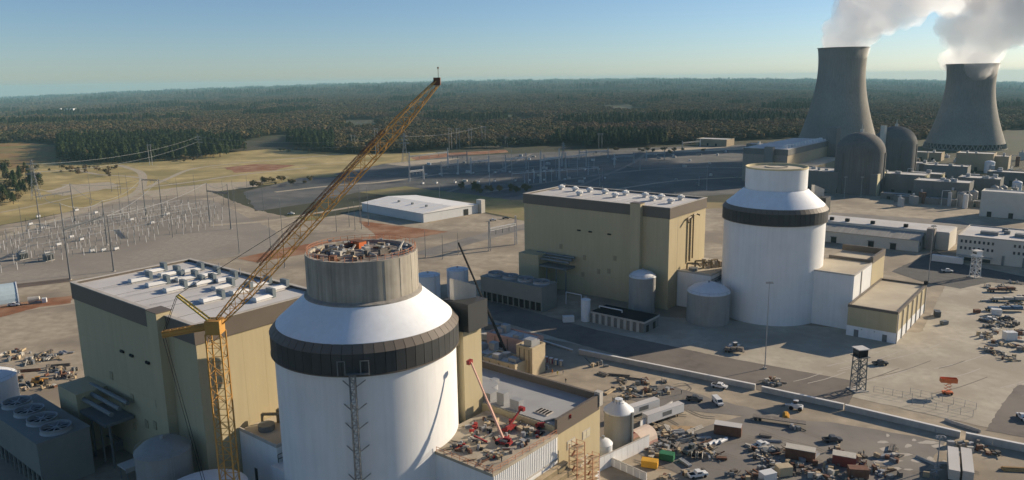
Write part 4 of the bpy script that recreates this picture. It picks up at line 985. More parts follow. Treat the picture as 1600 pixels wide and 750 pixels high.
def wheels(t, xs, w, r_=.45):
    for x in xs:
        for s in (-1, 1):
            o = MB().beam((0, -.14, 0), (0, .14, 0), r_*2, n=12).build('wheel', M_tyre, t, (x, s*w/2, r_)); 
def pickup(px, py, rz, label, mt=None, van=False, name='pickup_truck'):
    t = thing(name, label, 'van' if van else 'truck', P(px, py), R(rz)); mt = mt or M_wv
    if van:
        pr = [(-2.6,.5),(2.6,.5),(2.7,1.1),(2.1,1.35),(1.5,2.2),(-2.6,2.3)]
    else:
        pr = [(-2.8,.5),(2.7,.5),(2.8,1.1),(1.5,1.25),(.9,1.9),(-.6,1.95),(-.9,1.2),(-2.8,1.2)]
    n = len(pr); vs = [(x, -.95, z) for x, z in pr] + [(x, .95, z) for x, z in pr]
    MB().add(vs, [(i, (i+1)%n, n+(i+1)%n, n+i) for i in range(n)][::1] + [tuple(range(n-1,-1,-1)), tuple(range(n, 2*n))]).build('body', mt, t)
    g = MB(); g.add([(1.46,-.8,1.3),(1.46,.8,1.3),(.95,.75,1.86),(.95,-.75,1.86)], [(0,1,2,3)]) if not van else g.add([(2.1,-.8,1.4),(2.1,.8,1.4),(1.56,.8,2.12),(1.56,-.8,2.12)], [(0,1,2,3)])
    g.build('windscreen', M_glass, t, (.03,0,.02))
    if not van: MB().box(-2.6, -1.0, -.75, .75, 1.0, 1.22).build('bed', M_black, t)
    for s in (-1, 1): MB().box(-.5 if not van else .2, .75 if not van else 1.5, s*.96-.01, s*.96+.01, 1.3, 1.75).build('side_window', M_glass, t)
    wheels(t, (-1.8, 1.8), 1.9, .42); return t
pickup(1124,606,-30,'white truck parked close against the low wall'); pickup(1121,631,-80,'white van standing in the lane below the wall', van=True, name='white_van')
pickup(1188,699,25,'white pickup beside the rusty container'); pickup(1090,745,15,'white pickup at the bottom edge beside the skips'); pickup(1085,626,-15,'dark flatbed pickup in the lane', M_gv)
pickup(1545,501,-25,'white truck with dark shadow on the open concrete'); pickup(1573,500,-10,'dark truck among the stores on the open concrete', M_gv); pickup(1480,425,-20,'white car in the office shadow')
pickup(1362,303,-30,'white van parked by the lit end wall', van=True, name='white_van'); pickup(1385,310,-30,'dark car parked beside the white van', M_gv); pickup(1598,655,80,'white truck at the picture edge on the concrete')
pickup(22,478,10,'white truck in front of the arched hall'); pickup(1375,570,0,'dark utility cart below the annex corner', M_gv); pickup(1300,690,0,'dark cart by the people at the red shed', M_gv)
pickup(455,335,-10,'white truck on the lane left of the warehouse'); pickup(770,345,10,'white truck on the road right of the warehouse'); pickup(790,342,10,'dark car behind the white truck right of the warehouse', M_gv)

def container(px, py, rz, L, label, mt, roof=None, w=2.6, h=2.7, name='container'):
    t = thing(name, label, 'container', P(px, py), R(rz))
    MB().box(-L/2, L/2, -w/2, w/2, .15, h).build('body', mt, t); MB().box(-L/2-.06, L/2+.06, -w/2-.06, w/2+.06, h, h+.14).build('roof', roof or mt, t)
    rb = MB().box(-.07, .07, -w/2-.07, w/2+.07, .2, h-.1).mesh('rib'); rb.materials.append(mt)
    for i in range(int(L/.9)): put(rb, 'rib', t, (-L/2+.5+i*.9, 0, 0))
    MB().box(L/2, L/2+.08, -w/2+.15, -.04, .3, h-.2).build('door', mt, t); MB().box(L/2, L/2+.08, .04, w/2-.15, .3, h-.2).build('door', mt, t)
    MB().box(-L/2+.2, L/2-.2, -w/2+.1, w/2-.1, 0, .15).build('skid', M_black, t)
    return t
container(1137,678,-22,8,'pale-roofed rusty container beside the white rolls',M_rust,M_roofw,3.2,3.2)
container(1250,716,-25,8,'long red-brown container among the stores',M_rust,M_pale,3.2,3.2)
container(1318,726,-25,6,'red shed with pale grey roof near the bottom edge',mat('red_shed', (0.22,0.05,0.04)),M_pale,3.4,3.2)
container(1224,742,10,4,'tan box container at the bottom edge',M_ctan); container(1199,752,20,4,'white box at the bottom edge',M_wv)
container(1577,531,0,4.5,'white cabin on the open concrete',M_wv,None,3,3.4); container(1556,492,-20,4,'white box beside the truck on the open concrete',M_wv)
container(1042,718,-25,4,'green skip container beside the pipes',M_green,None,2.4,2); container(1015,729,-20,4.5,'yellow skip container near the long white wall',M_ys,None,2.4,2)
container(1464,494,70,4,'dark skip on the pad right of the annex',M_gv,None,2.4,2.4); container(1475,507,20,3,'grey box on the pad edge',M_grey,None,2,1.6); container(1526,489,10,2.6,'small rusty box alone on the concrete',M_rust,None,1.8,1.6)
container(888,503,5,5,'small white container beside the slim white tank',M_wv); container(1480,410,-39,16,'white long trailer parked under the office',M_wv,None,3,3.6)
container(770,515,-20,7,'grey container behind the tan modules',M_grey); container(752,530,-20,6,'pale container beside the black boom',M_pale)
container(1340,745,-10,5,'brown box by the red shed at the bottom edge',M_rust)

def trailer(px, py, rz, L, label, mt=None):
    t = thing('semi_trailer', label, 'trailer', P(px, py), R(rz)); mt = mt or M_wv
    MB().box(-L/2, L/2, -1.3, 1.3, 1.2, 4.0).build('box_body', mt, t); MB().box(-L/2+.1, L/2-.1, -1.2, 1.2, .95, 1.18).build('chassis', M_black, t)
    MB().box(-L/2-.04, L/2+.04, -1.34, 1.34, 4.0, 4.08).build('roof', M_roofw, t)
    wheels(t, (-L/2+1.2, -L/2+2.5), 2.3, .5)
    for s in (-.9, .9): MB().cbox(L/2-2.5, s, 0, .2, .2, .95).build('landing_leg', M_black, t)
    MB().box(-1.5, 2.5, -1.33, -1.3, 2.0, 3.4).build('side_panel', M_grey, t)
trailer(1036,656,33,16,'long white box trailer behind the silo'); trailer(1000,648,33,15,'second white trailer half hidden behind the silo')
trailer(1488,737,62,15,'pale tan-roofed trailer nearer the light mast', M_pale); trailer(1509,739,62,15,'pale tan-roofed trailer beside its twin', M_pale)
def flatbed(px, py, rz, L, label, load=None):
    t = thing('flatbed_trailer', label, 'trailer', P(px, py), R(rz)); MB().box(-L/2, L/2, -1.25, 1.25, 1.0, 1.25).build('bed', M_clut, t)
    MB().box(-L/2, L/2, -.5, .5, .7, .98).build('chassis', M_black, t); wheels(t, (-L/2+1, -L/2+2.3), 2.3, .5)
    if load:
        for k in range(3): MB().cbox(-L*.3+k*L*.3, 0, 1.25, L*.26, 2, .7+.3*k).build('load', load, t)
flatbed(1217,660,-22,16,'long empty flatbed trailer under the forklift'); flatbed(1575,471,-5,16,'flatbed loaded with pale beams on the concrete',M_pale); flatbed(1570,486,-6,17,'longer dark flatbed with white side rails',M_bluev); flatbed(1565,456,-3,14,'flatbed with dark steel by the office shadow', M_rust)
flatbed(1147,551,-25,8,'low equipment sled beside the white-cabbed machine', M_clut)

def forklift(px, py, rz, label, mt):
    t = thing('telehandler', label, 'machine', P(px, py), R(rz))
    MB().box(-2.2, 1.6, -1, 1, .7, 1.7).build('body', mt, t); MB().box(-.6, .8, -.95, .1, 1.7, 3.0).build('cab', M_glass, t); MB().box(-.7, .9, -1.05, .2, 3.0, 3.15).build('cab_roof', mt, t)
    MB().beam((-2, .5, 2.2), (3.2, .5, 1.4), .45).build('boom', mt, t); MB().box(3.2, 4.5, -.1, .05, .6, .7).build('fork', M_black, t); MB().box(3.2, 4.5, .9, 1.05, .6, .7).build('fork', M_black, t); wheels(t, (-1.5, 1.2), 2.1, .7)
forklift(1243,640,150,'telehandler lifting near the low wall', M_wv); forklift(1147,546,20,'white-cabbed machine on the lit pad', M_wv); forklift(1078,708,40,'grey machine among the pipes', M_grey); forklift(60,600,20,'yellow machine in the left-hand stores yard', M_yel)

# stacked goods: bundles, crates, rolls, heaps of scrap
def bundle(px, py, rz, L, n, label, mt, d=.35):
    t = thing('pipe_bundle', label, 'pipes', P(px, py), R(rz)); k = 0; row = n; z = d*.6
    while row > 0 and k < n*2:
        for i in range(row): MB().beam((-L/2, (i-(row-1)/2)*d, z), (L/2+rnd.uniform(-.3,.3), (i-(row-1)/2)*d, z), d*.96, n=7).build('pipe', mt, t); k += 1
        row -= 2; z += d*.85
    for x in (-L*.3, L*.3): MB().cbox(x, 0, 0, .15, n*d, d*.12).build('dunnage', M_wood, t)
def crate_pile(px, py, label, mts, n=7, spread=2.6, hmax=1.8, group=None):
    t = thing('scrap_heap', label, 'materials', P(px, py), rnd.random()*6.28, group)
    for i in range(n):
        x, y = rnd.gauss(0, spread*.5), rnd.gauss(0, spread*.5); mt = rnd.choice(mts); k = rnd.random()
        if k < .5: MB().cbox(0, 0, 0, rnd.uniform(.5, 2), rnd.uniform(.4, 1.4), rnd.uniform(.4, hmax)).build('crate', mt, t, (x, y, 0), rnd.random()*3)
        elif k < .8: MB().beam((-1.8, 0, .2), (rnd.uniform(1, 2.4), 0, rnd.uniform(.2, 1.5)), rnd.uniform(.15, .4)).build('beam', mt, t, (x, y, 0), rnd.random()*3)
        else: MB().cyl(0, 0, 0, rnd.uniform(.6, 1.4), rnd.uniform(.3, .7), n=12).build('drum', mt, t, (x, y, 0))
    return t
mix = [M_clut, M_clut, M_clut, M_grey, M_pale, M_rust, M_wood, M_wood, M_galv]
for px, py, rz, L, n, lb, mt in [(1085,672,35,7,5,'long bundle of pale pipes left of the container',M_pale),(1068,690,20,6,6,'bundle of grey pipes amid the stores',M_grey),(1100,694,30,6,5,'bundle of rusty pipes by the white rolls',M_rust),(1060,676,60,5,4,'short bundle of pipes below the trailer',M_clut),(965,587,-15,9,4,'pipe bundle lying on the bare yard',M_clut),(985,592,-20,9,3,'second pipe bundle lying on the bare yard',M_clut),(1205,690,-10,6,4,'pipe bundle in front of the red-brown container',M_galv),(1228,650,70,3.6,6,'bundle of yellow pipes on the forks',M_ys),(1590,735,-8,8,6,'orange timber stack at the picture edge',mat('orange_timber', (0.50,0.30,0.12))),(1450,722,-60,7,4,'pipe bundle beside the trailers',M_pale),(45,580,10,8,5,'pipe bundle in the stores yard behind the edge tank',M_rust),(95,572,12,7,5,'pipe bundle near the turbine hall foot',M_clut),(1590,470,0,7,5,'beam stack by the flatbeds',M_clut),(700,560,20,6,4,'pipe bundle half hidden behind the shell shaft',M_pale),(1552,540,-15,4,4,'pipe bundle in front of the white cabin',M_pale)]:
    bundle(px, py, rz, L, n, lb, mt)
for i in range(3):
    t = thing('white_roll', ['first','middle','last'][i] + ' of three big white rolls by the rusty container', 'roll', P(1112+i*9, 695-i*2), R(40), 'white rolls'); MB().beam((-1.7,0,.6),(1.7,0,.6),1.2,n=14).build('wrap', M_wv, t); MB().beam((-1.75,0,.6),(1.75,0,.6),.3,n=8).build('core', M_black, t)
for i in range(2):
    t = thing('cable_reel', ['white cable reel standing left of its twin','white cable reel standing right of its twin'][i], 'reel', P(1084+i*10, 716), R(70), 'cable reels')
    for s in (-.6, .6): MB().beam((0, s-.06, 1), (0, s+.06, 1), 2, n=18).build('flange', M_pale, t)
    MB().beam((0,-.55,1),(0,.55,1),1.2,n=14).build('cable', M_black, t)
heap_places = [(1075,682,'steel scrap heap left of the pipes'),(1050,690,'heap of fittings below the white trailer'),(1092,702,'heap of valves by the reels'),(1060,704,'heap of brackets beside the green skip'),(1040,700,'heap of offcuts by the long white wall'),(1112,712,'heap of frames right of the reels'),(1033,688,'heap of crates by the tent'),(1180,740,'rusty heap at the bottom edge'),(1170,748,'second rusty heap at the bottom edge'),(1208,728,'heap of crates by the tan box'),(1235,732,'heap between the tan box and the red container'),(1218,704,'heap of pale goods left of the red container'),(1290,736,'heap of goods left of the red shed'),(1345,724,'heap of white sacks right of the red shed'),(1358,734,'second heap of sacks right of the red shed'),(1300,748,'heap of timber below the red shed'),(1330,752,'heap of steel below the red shed'),(1265,742,'heap of buckets below the red container'),(1590,520,'heap of goods by the white cabin'),(1560,512,'heap of crates before the white truck'),(1595,545,'heap at the picture edge by the cabin'),(1582,508,'heap of steel behind the cabin'),(1540,528,'lone small heap on the concrete'),(1575,560,'small heap near the cabin shadow'),
 (20,562,'dark heap in the stores yard at the picture edge'),(50,566,'heap of crates in the stores yard'),(75,562,'heap of timber in the stores yard'),(62,556,'pale heap in the stores yard'),(90,585,'heap beside the yellow machine'),(105,590,'heap at the foot of the turbine hall'),(115,580,'heap of planks at the turbine hall foot'),(30,592,'heap by the edge tank'),(52,602,'low heap by the shadow line'),(75,606,'low timber heap by the shadow line'),(118,598,'pallet heap by the shadow line'),(985,610,'low scrap on the bare yard'),(1015,612,'scrap pile on the bare yard'),(1000,600,'rebar pile on the bare yard'),(935,572,'brown brush pile by the cabins'),(1040,612,'small debris pile in the wheel ruts'),(845,578,'heap by the workers'),(760,560,'goods behind the shaft'),(745,545,'crates behind the shaft'),(775,560,'machinery before the tan modules'),(1500,700,'dark heap beyond the wall gap'),(1530,700,'heap near the last wall stretch'),(1455,745,'heap below the light mast'),(1555,710,'rubble heap by the timber stack'),(1200,598,'stair parts beside the asphalt road'),(1215,602,'dark frame on the asphalt road')]
for px, py, lb in heap_places: crate_pile(px, py, lb, mix, n=rnd.randint(6, 11), spread=3.2)

# portable cabins in a row, with people near them
for i, (px, py, c) in enumerate([(853,566,M_red),(861,568,M_red),(869,570,M_bluev),(877,572,M_grey)]):
    t = thing('portable_toilet', ['first portable cabin of the row, red','second portable cabin of the row, red','third portable cabin of the row, blue','last portable cabin of the row, grey'][i], 'toilet cabin', P(px, py), R(-20), 'portable cabins')
    MB().box(-.6,.6,-.6,.6,0,2.2).build('cabin', c, t); MB().box(-.66,.66,-.66,.66,2.2,2.35).build('roof', M_wv, t); MB().box(-.4,.4,-.64,-.6,.1,2.0).build('door', M_pale, t)
def person_mesh():
    mb = MB()
    ring = [(0,.0,.10,.09),]
    me = bpy.data.meshes.new('person'); bm = bmesh.new()
    J = {'pel':(0,0,.95),'che':(0,0,1.35),'nec':(0,0,1.52),'hea':(0,.02,1.66),'hdt':(0,.02,1.76),'hl':(-.1,0,.9),'kl':(-.12,.06,.5),'al':(-.13,-.04,.08),'tl':(-.13,.12,.04),'hr':(.1,0,.9),'kr':(.12,.1,.5),'ar':(.13,.08,.08),'tr':(.13,.24,.04),'sl':(-.2,0,1.42),'el':(-.27,.02,1.15),'wl':(-.25,.14,.93),'fl':(-.25,.2,.85),'sr':(.2,0,1.42),'er':(.27,.02,1.15),'wr':(.25,.14,.93),'fr':(.25,.2,.85)}
    rad = {'pel':.16,'che':.18,'nec':.065,'hea':.10,'hdt':.085,'hl':.1,'kl':.07,'al':.05,'tl':.04,'hr':.1,'kr':.07,'ar':.05,'tr':.04,'sl':.08,'el':.055,'wl':.04,'fl':.035,'sr':.08,'er':.055,'wr':.04,'fr':.035}
    E_ = ['pel-che','che-nec','nec-hea','hea-hdt','pel-hl','hl-kl','kl-al','al-tl','pel-hr','hr-kr','kr-ar','ar-tr','che-sl','sl-el','el-wl','wl-fl','che-sr','sr-er','er-wr','wr-fr']
    lay = bm.verts.layers.skin.verify(); names = list(J); vs = [bm.verts.new(J[k]) for k in names]; ix = {k: v for k, v in zip(names, vs)}
    for e in E_:
        a, b = e.split('-'); bm.edges.new((ix[a], ix[b]))
    for k, v in ix.items(): v[lay].radius = (rad[k], rad[k]); v[lay].use_root = (k == 'pel')
    bm.to_mesh(me); bm.free(); return me
pm = person_mesh()
for i, (px, py, cl, lb, zz) in enumerate([(863,584,(0.55,0.20,0.04),'person in an orange vest standing by the cabins',0),(871,586,(0.5,0.42,0.08),'person in a yellow vest next to the cabins',0),(880,585,(0.06,0.07,0.1),'person in dark clothes near the cabins',0),(1295,706,(0.05,0.05,0.06),'person in black by the red-brown container end',0),(1349,712,(0.06,0.06,0.07),'person in dark clothes behind the red shed',0),(1247,733,(0.4,0.38,0.35),'person in pale clothes by the container shadow',0),(784,722,(0.08,0.08,0.09),'person in dark clothes on the open roof deck',22.0),(1065,616,(0.1,0.1,0.1),'person walking on the bare yard',0),(884,598,(0.05,0.05,0.05),'person in black on the bare yard by the grey roof',0)]):
    me = pm.copy(); me.materials.clear(); me.materials.append(mat('clothing_%d' % i, cl, 0.9, 0.1))
    o = bpy.data.objects.new('person', me); col.objects.link(o); o.location = P(px, py, zz); o.rotation_euler = (0, 0, rnd.random()*6.28)
    o.modifiers.new('skin', 'SKIN'); o.modifiers.new('sub', 'SUBSURF').levels = 1
    tag(o, lb, 'person')
    h_ = MB().lathe([(.125,1.70),(.12,1.76),(.085,1.83),(.01,1.86)], 10, 0, .02).build('hard_hat', M_wv if i % 2 else M_ys, o)

# boom lifts
def boom_lift(base, tip, label, mt, boom_mt, d=.7, name='boom_lift', cat='boom lift', basket=True, k=1.0):
    t = thing(name, label, cat, base, math.atan2(tip.y-base.y, tip.x-base.x)); v = tip - base
    L2 = math.hypot(v.x, v.y); b = Vector((0, 0, 2.2*k)); e = Vector((L2, 0, v.z)); m1 = b.lerp(e, .45)
    MB().box(-3*k, 2.2*k, -1.2*k, 1.2*k, .6*k, 1.3*k).build('chassis', mt, t); MB().box(-2.6*k, .2*k, -1.0*k, -.1, 1.3*k, 2.3*k).build('turret', mt, t); MB().box(-1.8*k, .8*k, .1, 1.0*k, 1.3*k, 1.9*k).build('engine_cover', M_grey, t); wheels(t, (-2.2*k, 1.5*k), 2.6*k, .65*k)
    MB().beam(b, m1, d*1.2).build('lower_boom', boom_mt, t); MB().beam(m1, e, d*.85).build('upper_boom', boom_mt, t)
    if basket: MB().cbox(e.x+.4, 0, e.z-.5, .9, 1.6, 1.0).build('basket', mt, t)
    return t
boom_lift(P(786, 694, 22.0), D(736, 566, P(786,694,22.0).y + 4), 'red lift with long pale boom on the open roof deck', M_red, M_pink, .42, k=.75)
boom_lift(P(797, 672, 22.0), P(802, 665, 22.0) + Vector((2,1,4)), 'red folded lift near the grey roof edge', M_red, M_red, .45, k=.75)
boom_lift(P(850, 668, 22.0), P(868, 664, 22.0) + Vector((3,0,2.5)), 'red lift at the far end of the deck rail', M_red, M_grey, .4, k=.7)
bp = P(799, 578); boom_lift(bp, D(716, 379, bp.y + 12), 'mobile crane with long black boom behind the tan modules', M_ys, M_black, .62, 'mobile_crane', 'crane', False)
t = thing('raised_platform', 'bright red raised work platform alone on the open concrete', 'platform lift', P(1480, 616), R(-12))
MB().box(-1.6, 1.6, -.8, .8, .4, 1.1).build('base', M_orange, t); wheels(t, (-1.1, 1.1), 1.5, .4)
sx = MB()
for i in range(3): sx.beam((-1.1, -.4, 1.1+i*1.1), (1.1, -.4, 2.2+i*1.1), .16); sx.beam((1.1, .4, 1.1+i*1.1), (-1.1, .4, 2.2+i*1.1), .16)
sx.build('scissor', M_orange, t); MB().box(-2.6, 2.6, -.9, .9, 4.4, 4.6).build('deck', M_orange, t)
e = MB(); e.box(-2.6, 2.6, -.92, -.86, 4.6, 5.9); e.box(-2.6, 2.6, .86, .92, 4.6, 5.9); e.box(-2.62, -2.56, -.86, .86, 4.6, 5.9); e.box(2.56, 2.62, -.86, .86, 4.6, 5.9); e.build('basket_side', M_orange, t)
boom_lift(P(735, 530), D(738, 491, P(735,530).y), 'orange lift behind the shell shaft', M_orange, M_orange, .5, k=.8)
# goods on the open deck and on the concrete drum
for px, py, lb in [(712,698,'green and blue drums by the deck rail'),(722,703,'yellow crates by the deck rail'),(756,655,'equipment beside the lift shaft foot'),(735,668,'rusty goods against the shell'),(775,650,'grey machinery by the ribbed panel'),(815,690,'loose boards on the deck'),(836,676,'pallets near the far rail'),(800,662,'hoses beside the red lift'),(850,655,'steel by the grey roof parapet'),(760,672,'crates in the middle of the deck'),(870,685,'timber by the near rail'),(700,700,'red boxes near the shell and the rail'),(745,690,'cable coils left of the pale-boomed lift'),(770,712,'tools near the deck corner'),(820,672,'scrap between the red lifts'),(790,655,'frames behind the folded lift'),(725,682,'mixed cases by the shell foot'),(840,690,'sheets near the far rail')]:
    t0 = P(px, py, 22.0); q = Q((t0.x, t0.y, 0)); dv = t0 - W(CL, 0, 0); ua, ub = dv.dot(E1), dv.dot(E2)
    if not (20 < ua < 38.5 and 1.5 < ub < 23.5) or math.hypot(ua, ub) < 25: continue
    last = crate_pile(q[0], q[1], lb, mix + [M_red], n=7, spread=1.9, hmax=1.2); last.location.z = 22.02
for i in range(34):
    a = rnd.random()*6.28; rr = 11.2*math.sqrt(rnd.random()); w = W(CL, rr*math.cos(a), rr*math.sin(a), 67.42); px, py = Q(w)
    t = thing('deck_equipment', 'piece of construction gear strewn on top of the concrete drum', 'equipment', w, rnd.random()*6.28, 'gear on top of the concrete drum')
    mt = rnd.choice(mix + [M_galv, M_black, M_red, M_pale, M_pale]); k = rnd.random()
    if k < .5: MB().cbox(0,0,0,rnd.uniform(.8,3),rnd.uniform(.6,1.6),rnd.uniform(.5,1.8)).build('case', mt, t); MB().cbox(0,0,rnd.uniform(1.8,2.0),.8,.6,.4).build('cap', M_galv, t)
    else:
        MB().beam((-2,0,.3),(2.2,0,rnd.uniform(.3,1.8)),.35).build('beam', mt, t); MB().cbox(.4,.4,0,.9,.9,rnd.uniform(.6,1.6)).build('case', rnd.choice(mix), t)
t = thing('orange_housing', 'orange box on top of the concrete drum', 'equipment', W(CL, -6, 4, 67.42), PA); MB().cbox(0,0,0,3.4,2.4,1.6).build('case', M_orange, t); MB().cbox(0,0,1.6,3.6,2.6,.15).build('lid', M_rust, t)
t = thing('drum_railing', 'guard rail round the top of the concrete drum', 'railing', W(CL, 0, 0, 68.2), PA); n = 44
for i in range(n):
    a = 2*math.pi*i/n; a2 = 2*math.pi*(i+1)/n; c, s = 13*math.cos(a), 13*math.sin(a)
    MB().beam((c,s,0),(c,s,1.2),.1).build('post', M_rail, t)
    for z in (.6, 1.2): MB().beam((c,s,z),(13*math.cos(a2),13*math.sin(a2),z),.07).build('rail', M_rail, t)

# ------------------------------------------------------------------ smaller buildings and tanks on the yard
t = thing('silo', 'tall grey silo with conical top beside the tan block', 'tank', P(966, 697), 0); 
MB().lathe([(4.3,0),(4.3,11.6)], 40).build('shell', mat('silo_grey', (0.36,0.34,0.29), 0.6, 0.06, streak=0.1), t, sm=True); MB().lathe([(4.5,11.5),(4.5,11.8),(1.2,14.6),(1.2,15.2),(.1,15.3)], 32, cap=False).build('cone', M_wtank, t, sm=True)
for i in range(8): a = i*.785; MB().cbox(0,0,0,.3,.3,.7).build('light_box', M_galv, t, (4.4*math.cos(a), 4.4*math.sin(a), 10.9), a)
r_ = MB()
for i in range(12): a = i*.5236; r_.beam((1.9*math.cos(a),1.9*math.sin(a),14.2),(1.9*math.cos(a),1.9*math.sin(a),15.6),.08)
r_.build('top_rail', M_black, t); MB().box(-.4,.4,-4.9,-4.35,0,12).build('ladder', M_grey, t, rotz=R(50))
tank(942, 717, 5.4, 5, 'short pale round tank below the silo', M_wtank, 1.6, ladder=False, seams=2)
tank(915, 501, 4.2, 10, 'slim white upright tank in the far shadow', M_wtank, .8, ladder=False)
tank(670, 468, 12, 13, 'pale tank half hidden behind the drum edge', M_wtank, 1.0); tank(716, 462, 11, 14, 'pale tank beside the black boom', M_wtank, 1.0)
def white_wall(p, q, h, label):
    a, b = P(*p), P(*q); d = b - a; L = d.length; t = thing('panel_wall', label, 'wall', a, math.atan2(d.y, d.x)); n = max(2, int(L/2.2))
    for i in range(n): MB().box(i*L/n+.04, (i+1)*L/n-.04, -.12, .12, 0, h).build('panel', M_white, t)
    MB().box(0, L, -.2, .2, h, h+.12).build('coping', M_concl, t)
white_wall((925,742),(1014,700),4.2,'white panel wall in front of the silo'); white_wall((1000,672),(1050,640),3,'white panel wall behind the silo'); white_wall((905,705),(1010,752),2.4,'grey-white wall along the bottom beside the scaffold')
t = thing('arched_tent', 'small pale arched tent with red inside next to the silo', 'tent', P(1002, 692), R(40)); n = 9
def arch(r0, L, z=0): 
    vs = []; 
    for x in (-L/2, L/2):
        for i in range(n): a = math.pi*i/(n-1); vs.append((x, r0*math.cos(a), r0*.95*math.sin(a)+z))
    return vs, [(i, i+1, n+i+1, n+i) for i in range(n-1)]
vs, fs = arch(3.4, 7, 1.6); MB().add(vs, fs).build('cover', mat('tent_cover', (0.62,0.50,0.40), 0.8, 0.06), t); vs, fs = arch(3.3, 6.9, 1.6); MB().add(vs, [q[::-1] for q in fs]).build('lining', M_red, t)
for s in (-3.35, 3.35): MB().box(-3.5, 3.5, s-.08, s+.08, 0, 1.7).build('side_wall', M_pink, t)
t = thing('arched_hall', 'pale blue arched hall at the left edge beside the red soil', 'hall', P(28, 468), R(35)); n = 13
vs, fs = arch(9, 34, .6); MB().add([(x-17, y, z) for x, y, z in vs], fs).build('cover', mat('blue_membrane', (0.42,0.52,0.56), 0.7, 0.06), t)
vs, fs = arch(8.8, 33.6, .6); MB().add([(x-17, y, z) for x, y, z in vs], [q[::-1] for q in fs]).build('lining', M_hole, t)
for s in (-8.9, 8.9): MB().box(-34, 0, s-.15, s+.15, 0, .8).build('kerb', M_concl, t)
e = MB()
for i in range(n-1): a, b = math.pi*i/(n-1), math.pi*(i+1)/(n-1); e.beam((.1, 9.05*math.cos(a), 9.05*.95*math.sin(a)+.6), (.1, 9.05*math.cos(b), 9.05*.95*math.sin(b)+.6), .5)
e.build('arch_rib', M_wtank, t)
t = thing('cement_drum', 'pale mixing drum on the red soil beside the arched hall', 'machine', P(56, 474), R(20)); MB().beam((-3,0,2),(2,0,2.6),3.4,w2=2.2,n=16).build('drum', M_pale, t); MB().cbox(0,0,0,5,2,.9).build('frame', M_grey, t); MB().cbox(4,0,.2,2,2,2.2).build('cab', M_wv, t)
# low service building with dark roof in the far shadow
t = thing('service_building', 'low service building with dark roof and pale bays in the far shadow', 'building', P(1006, 521), PA); L = 27
MB().box(-L, 0, 0, 13, 0, 4.6).build('wall', M_blockd, t); MB().box(-L-.3, .3, -.3, 13.3, 4.6, 5.0).build('roof', M_black, t)
e = MB().box(-L-.3, .4, -.45, -.3, 4.4, 5.2).box(.3, .45, -.45, 13.3, 4.4, 5.2).build('eaves', M_concl, t)
for i in range(8): MB().box(-L+1+i*3.2, -L+2.4+i*3.2, -.4, -.02, 0, 4.3).build('pier', M_concl, t)
for b in (2, 8): MB().box(.02, .2, b, b+2, 0, 3).build('door', M_hole, t)
for k, (px, py) in enumerate(((895,455),(948,478))):
    t = thing('pipe_arch', ['pale pipe bridge left of the slim white tank','pale pipe bridge right of the slim white tank'][k], 'pipe', P(px, py+22), PA)
    MB().path([(-4,0,0),(-4,0,6),(5+3*k,0,6),(5+3*k,0,0)], .5, 7).build('pipe', M_wtank, t)
# tan modules behind the grey roof
for k, (px, py, w, dep, yt, lb) in enumerate([(805,596,54,9,574,'tan module with open top behind the grey roof'),(832,590,26,8,548,'tall tan module with dark slot behind the grey roof'),(826,558,70,10,538,'pink-edged long module behind the black boom foot'),(770,575,40,9,560,'grey module rack beside the shell shaft')]):
    t, L, h = block(px, py, w, dep, yt, lb, [M_ctan, M_ctan, M_pink, M_grey][k], units=3, name='module_block', cat='module')
    for i in range(3): MB().box(-L*(.2+.3*i)-.15, -L*(.2+.3*i)+.15, -.12, .02, 0, h).build('rib', M_brown, t)
# striped barriers and wire fence on the open concrete
for i in range(9):
    a = P(1484 + i*5, 660 + i*1.6); t = thing('jersey_barrier', 'pale slanted barrier in the row on the open concrete', 'barrier', a, R(-62), 'slanted barriers on the open concrete')
    MB().add([(-1.6,-.3,0),(1.6,-.3,0),(1.6,.3,0),(-1.6,.3,0),(-1.6,-.1,.9),(1.6,-.1,.9),(1.6,.1,.9),(-1.6,.1,.9)], [(3,2,1,0),(4,5,6,7),(0,1,5,4),(1,2,6,5),(2,3,7,6),(3,0,4,7)]).build('block', M_concl, t); MB().cbox(0,0,0,3.3,.8,.12).build('foot', M_concl, t)
def fence(pts, h, label):
    a = P(*pts[0]); t = thing('wire_fence', label, 'fence', a)
    for p, q in zip(pts[:-1], pts[1:]):
        p, q = P(*p) - a, P(*q) - a; n = max(2, int((q-p).length/3))
        for i in range(n+1): s = p.lerp(q, i/n); MB().beam(s, s+Vector((0,0,h)), .09).build('post', M_galv, t)
        for z in (.15, h*.5, h-.05): MB().beam(p+Vector((0,0,z)), q+Vector((0,0,z)), .05).build('wire', M_galv, t)
fence([(1425,632),(1520,652)], 2.4, 'wire fence on the open concrete, near line'); fence([(1422,616),(1525,640)], 2.4, 'wire fence on the open concrete, far line'); fence([(1365,612),(1425,624)], 2.2, 'wire fence beside the lattice watchtower')

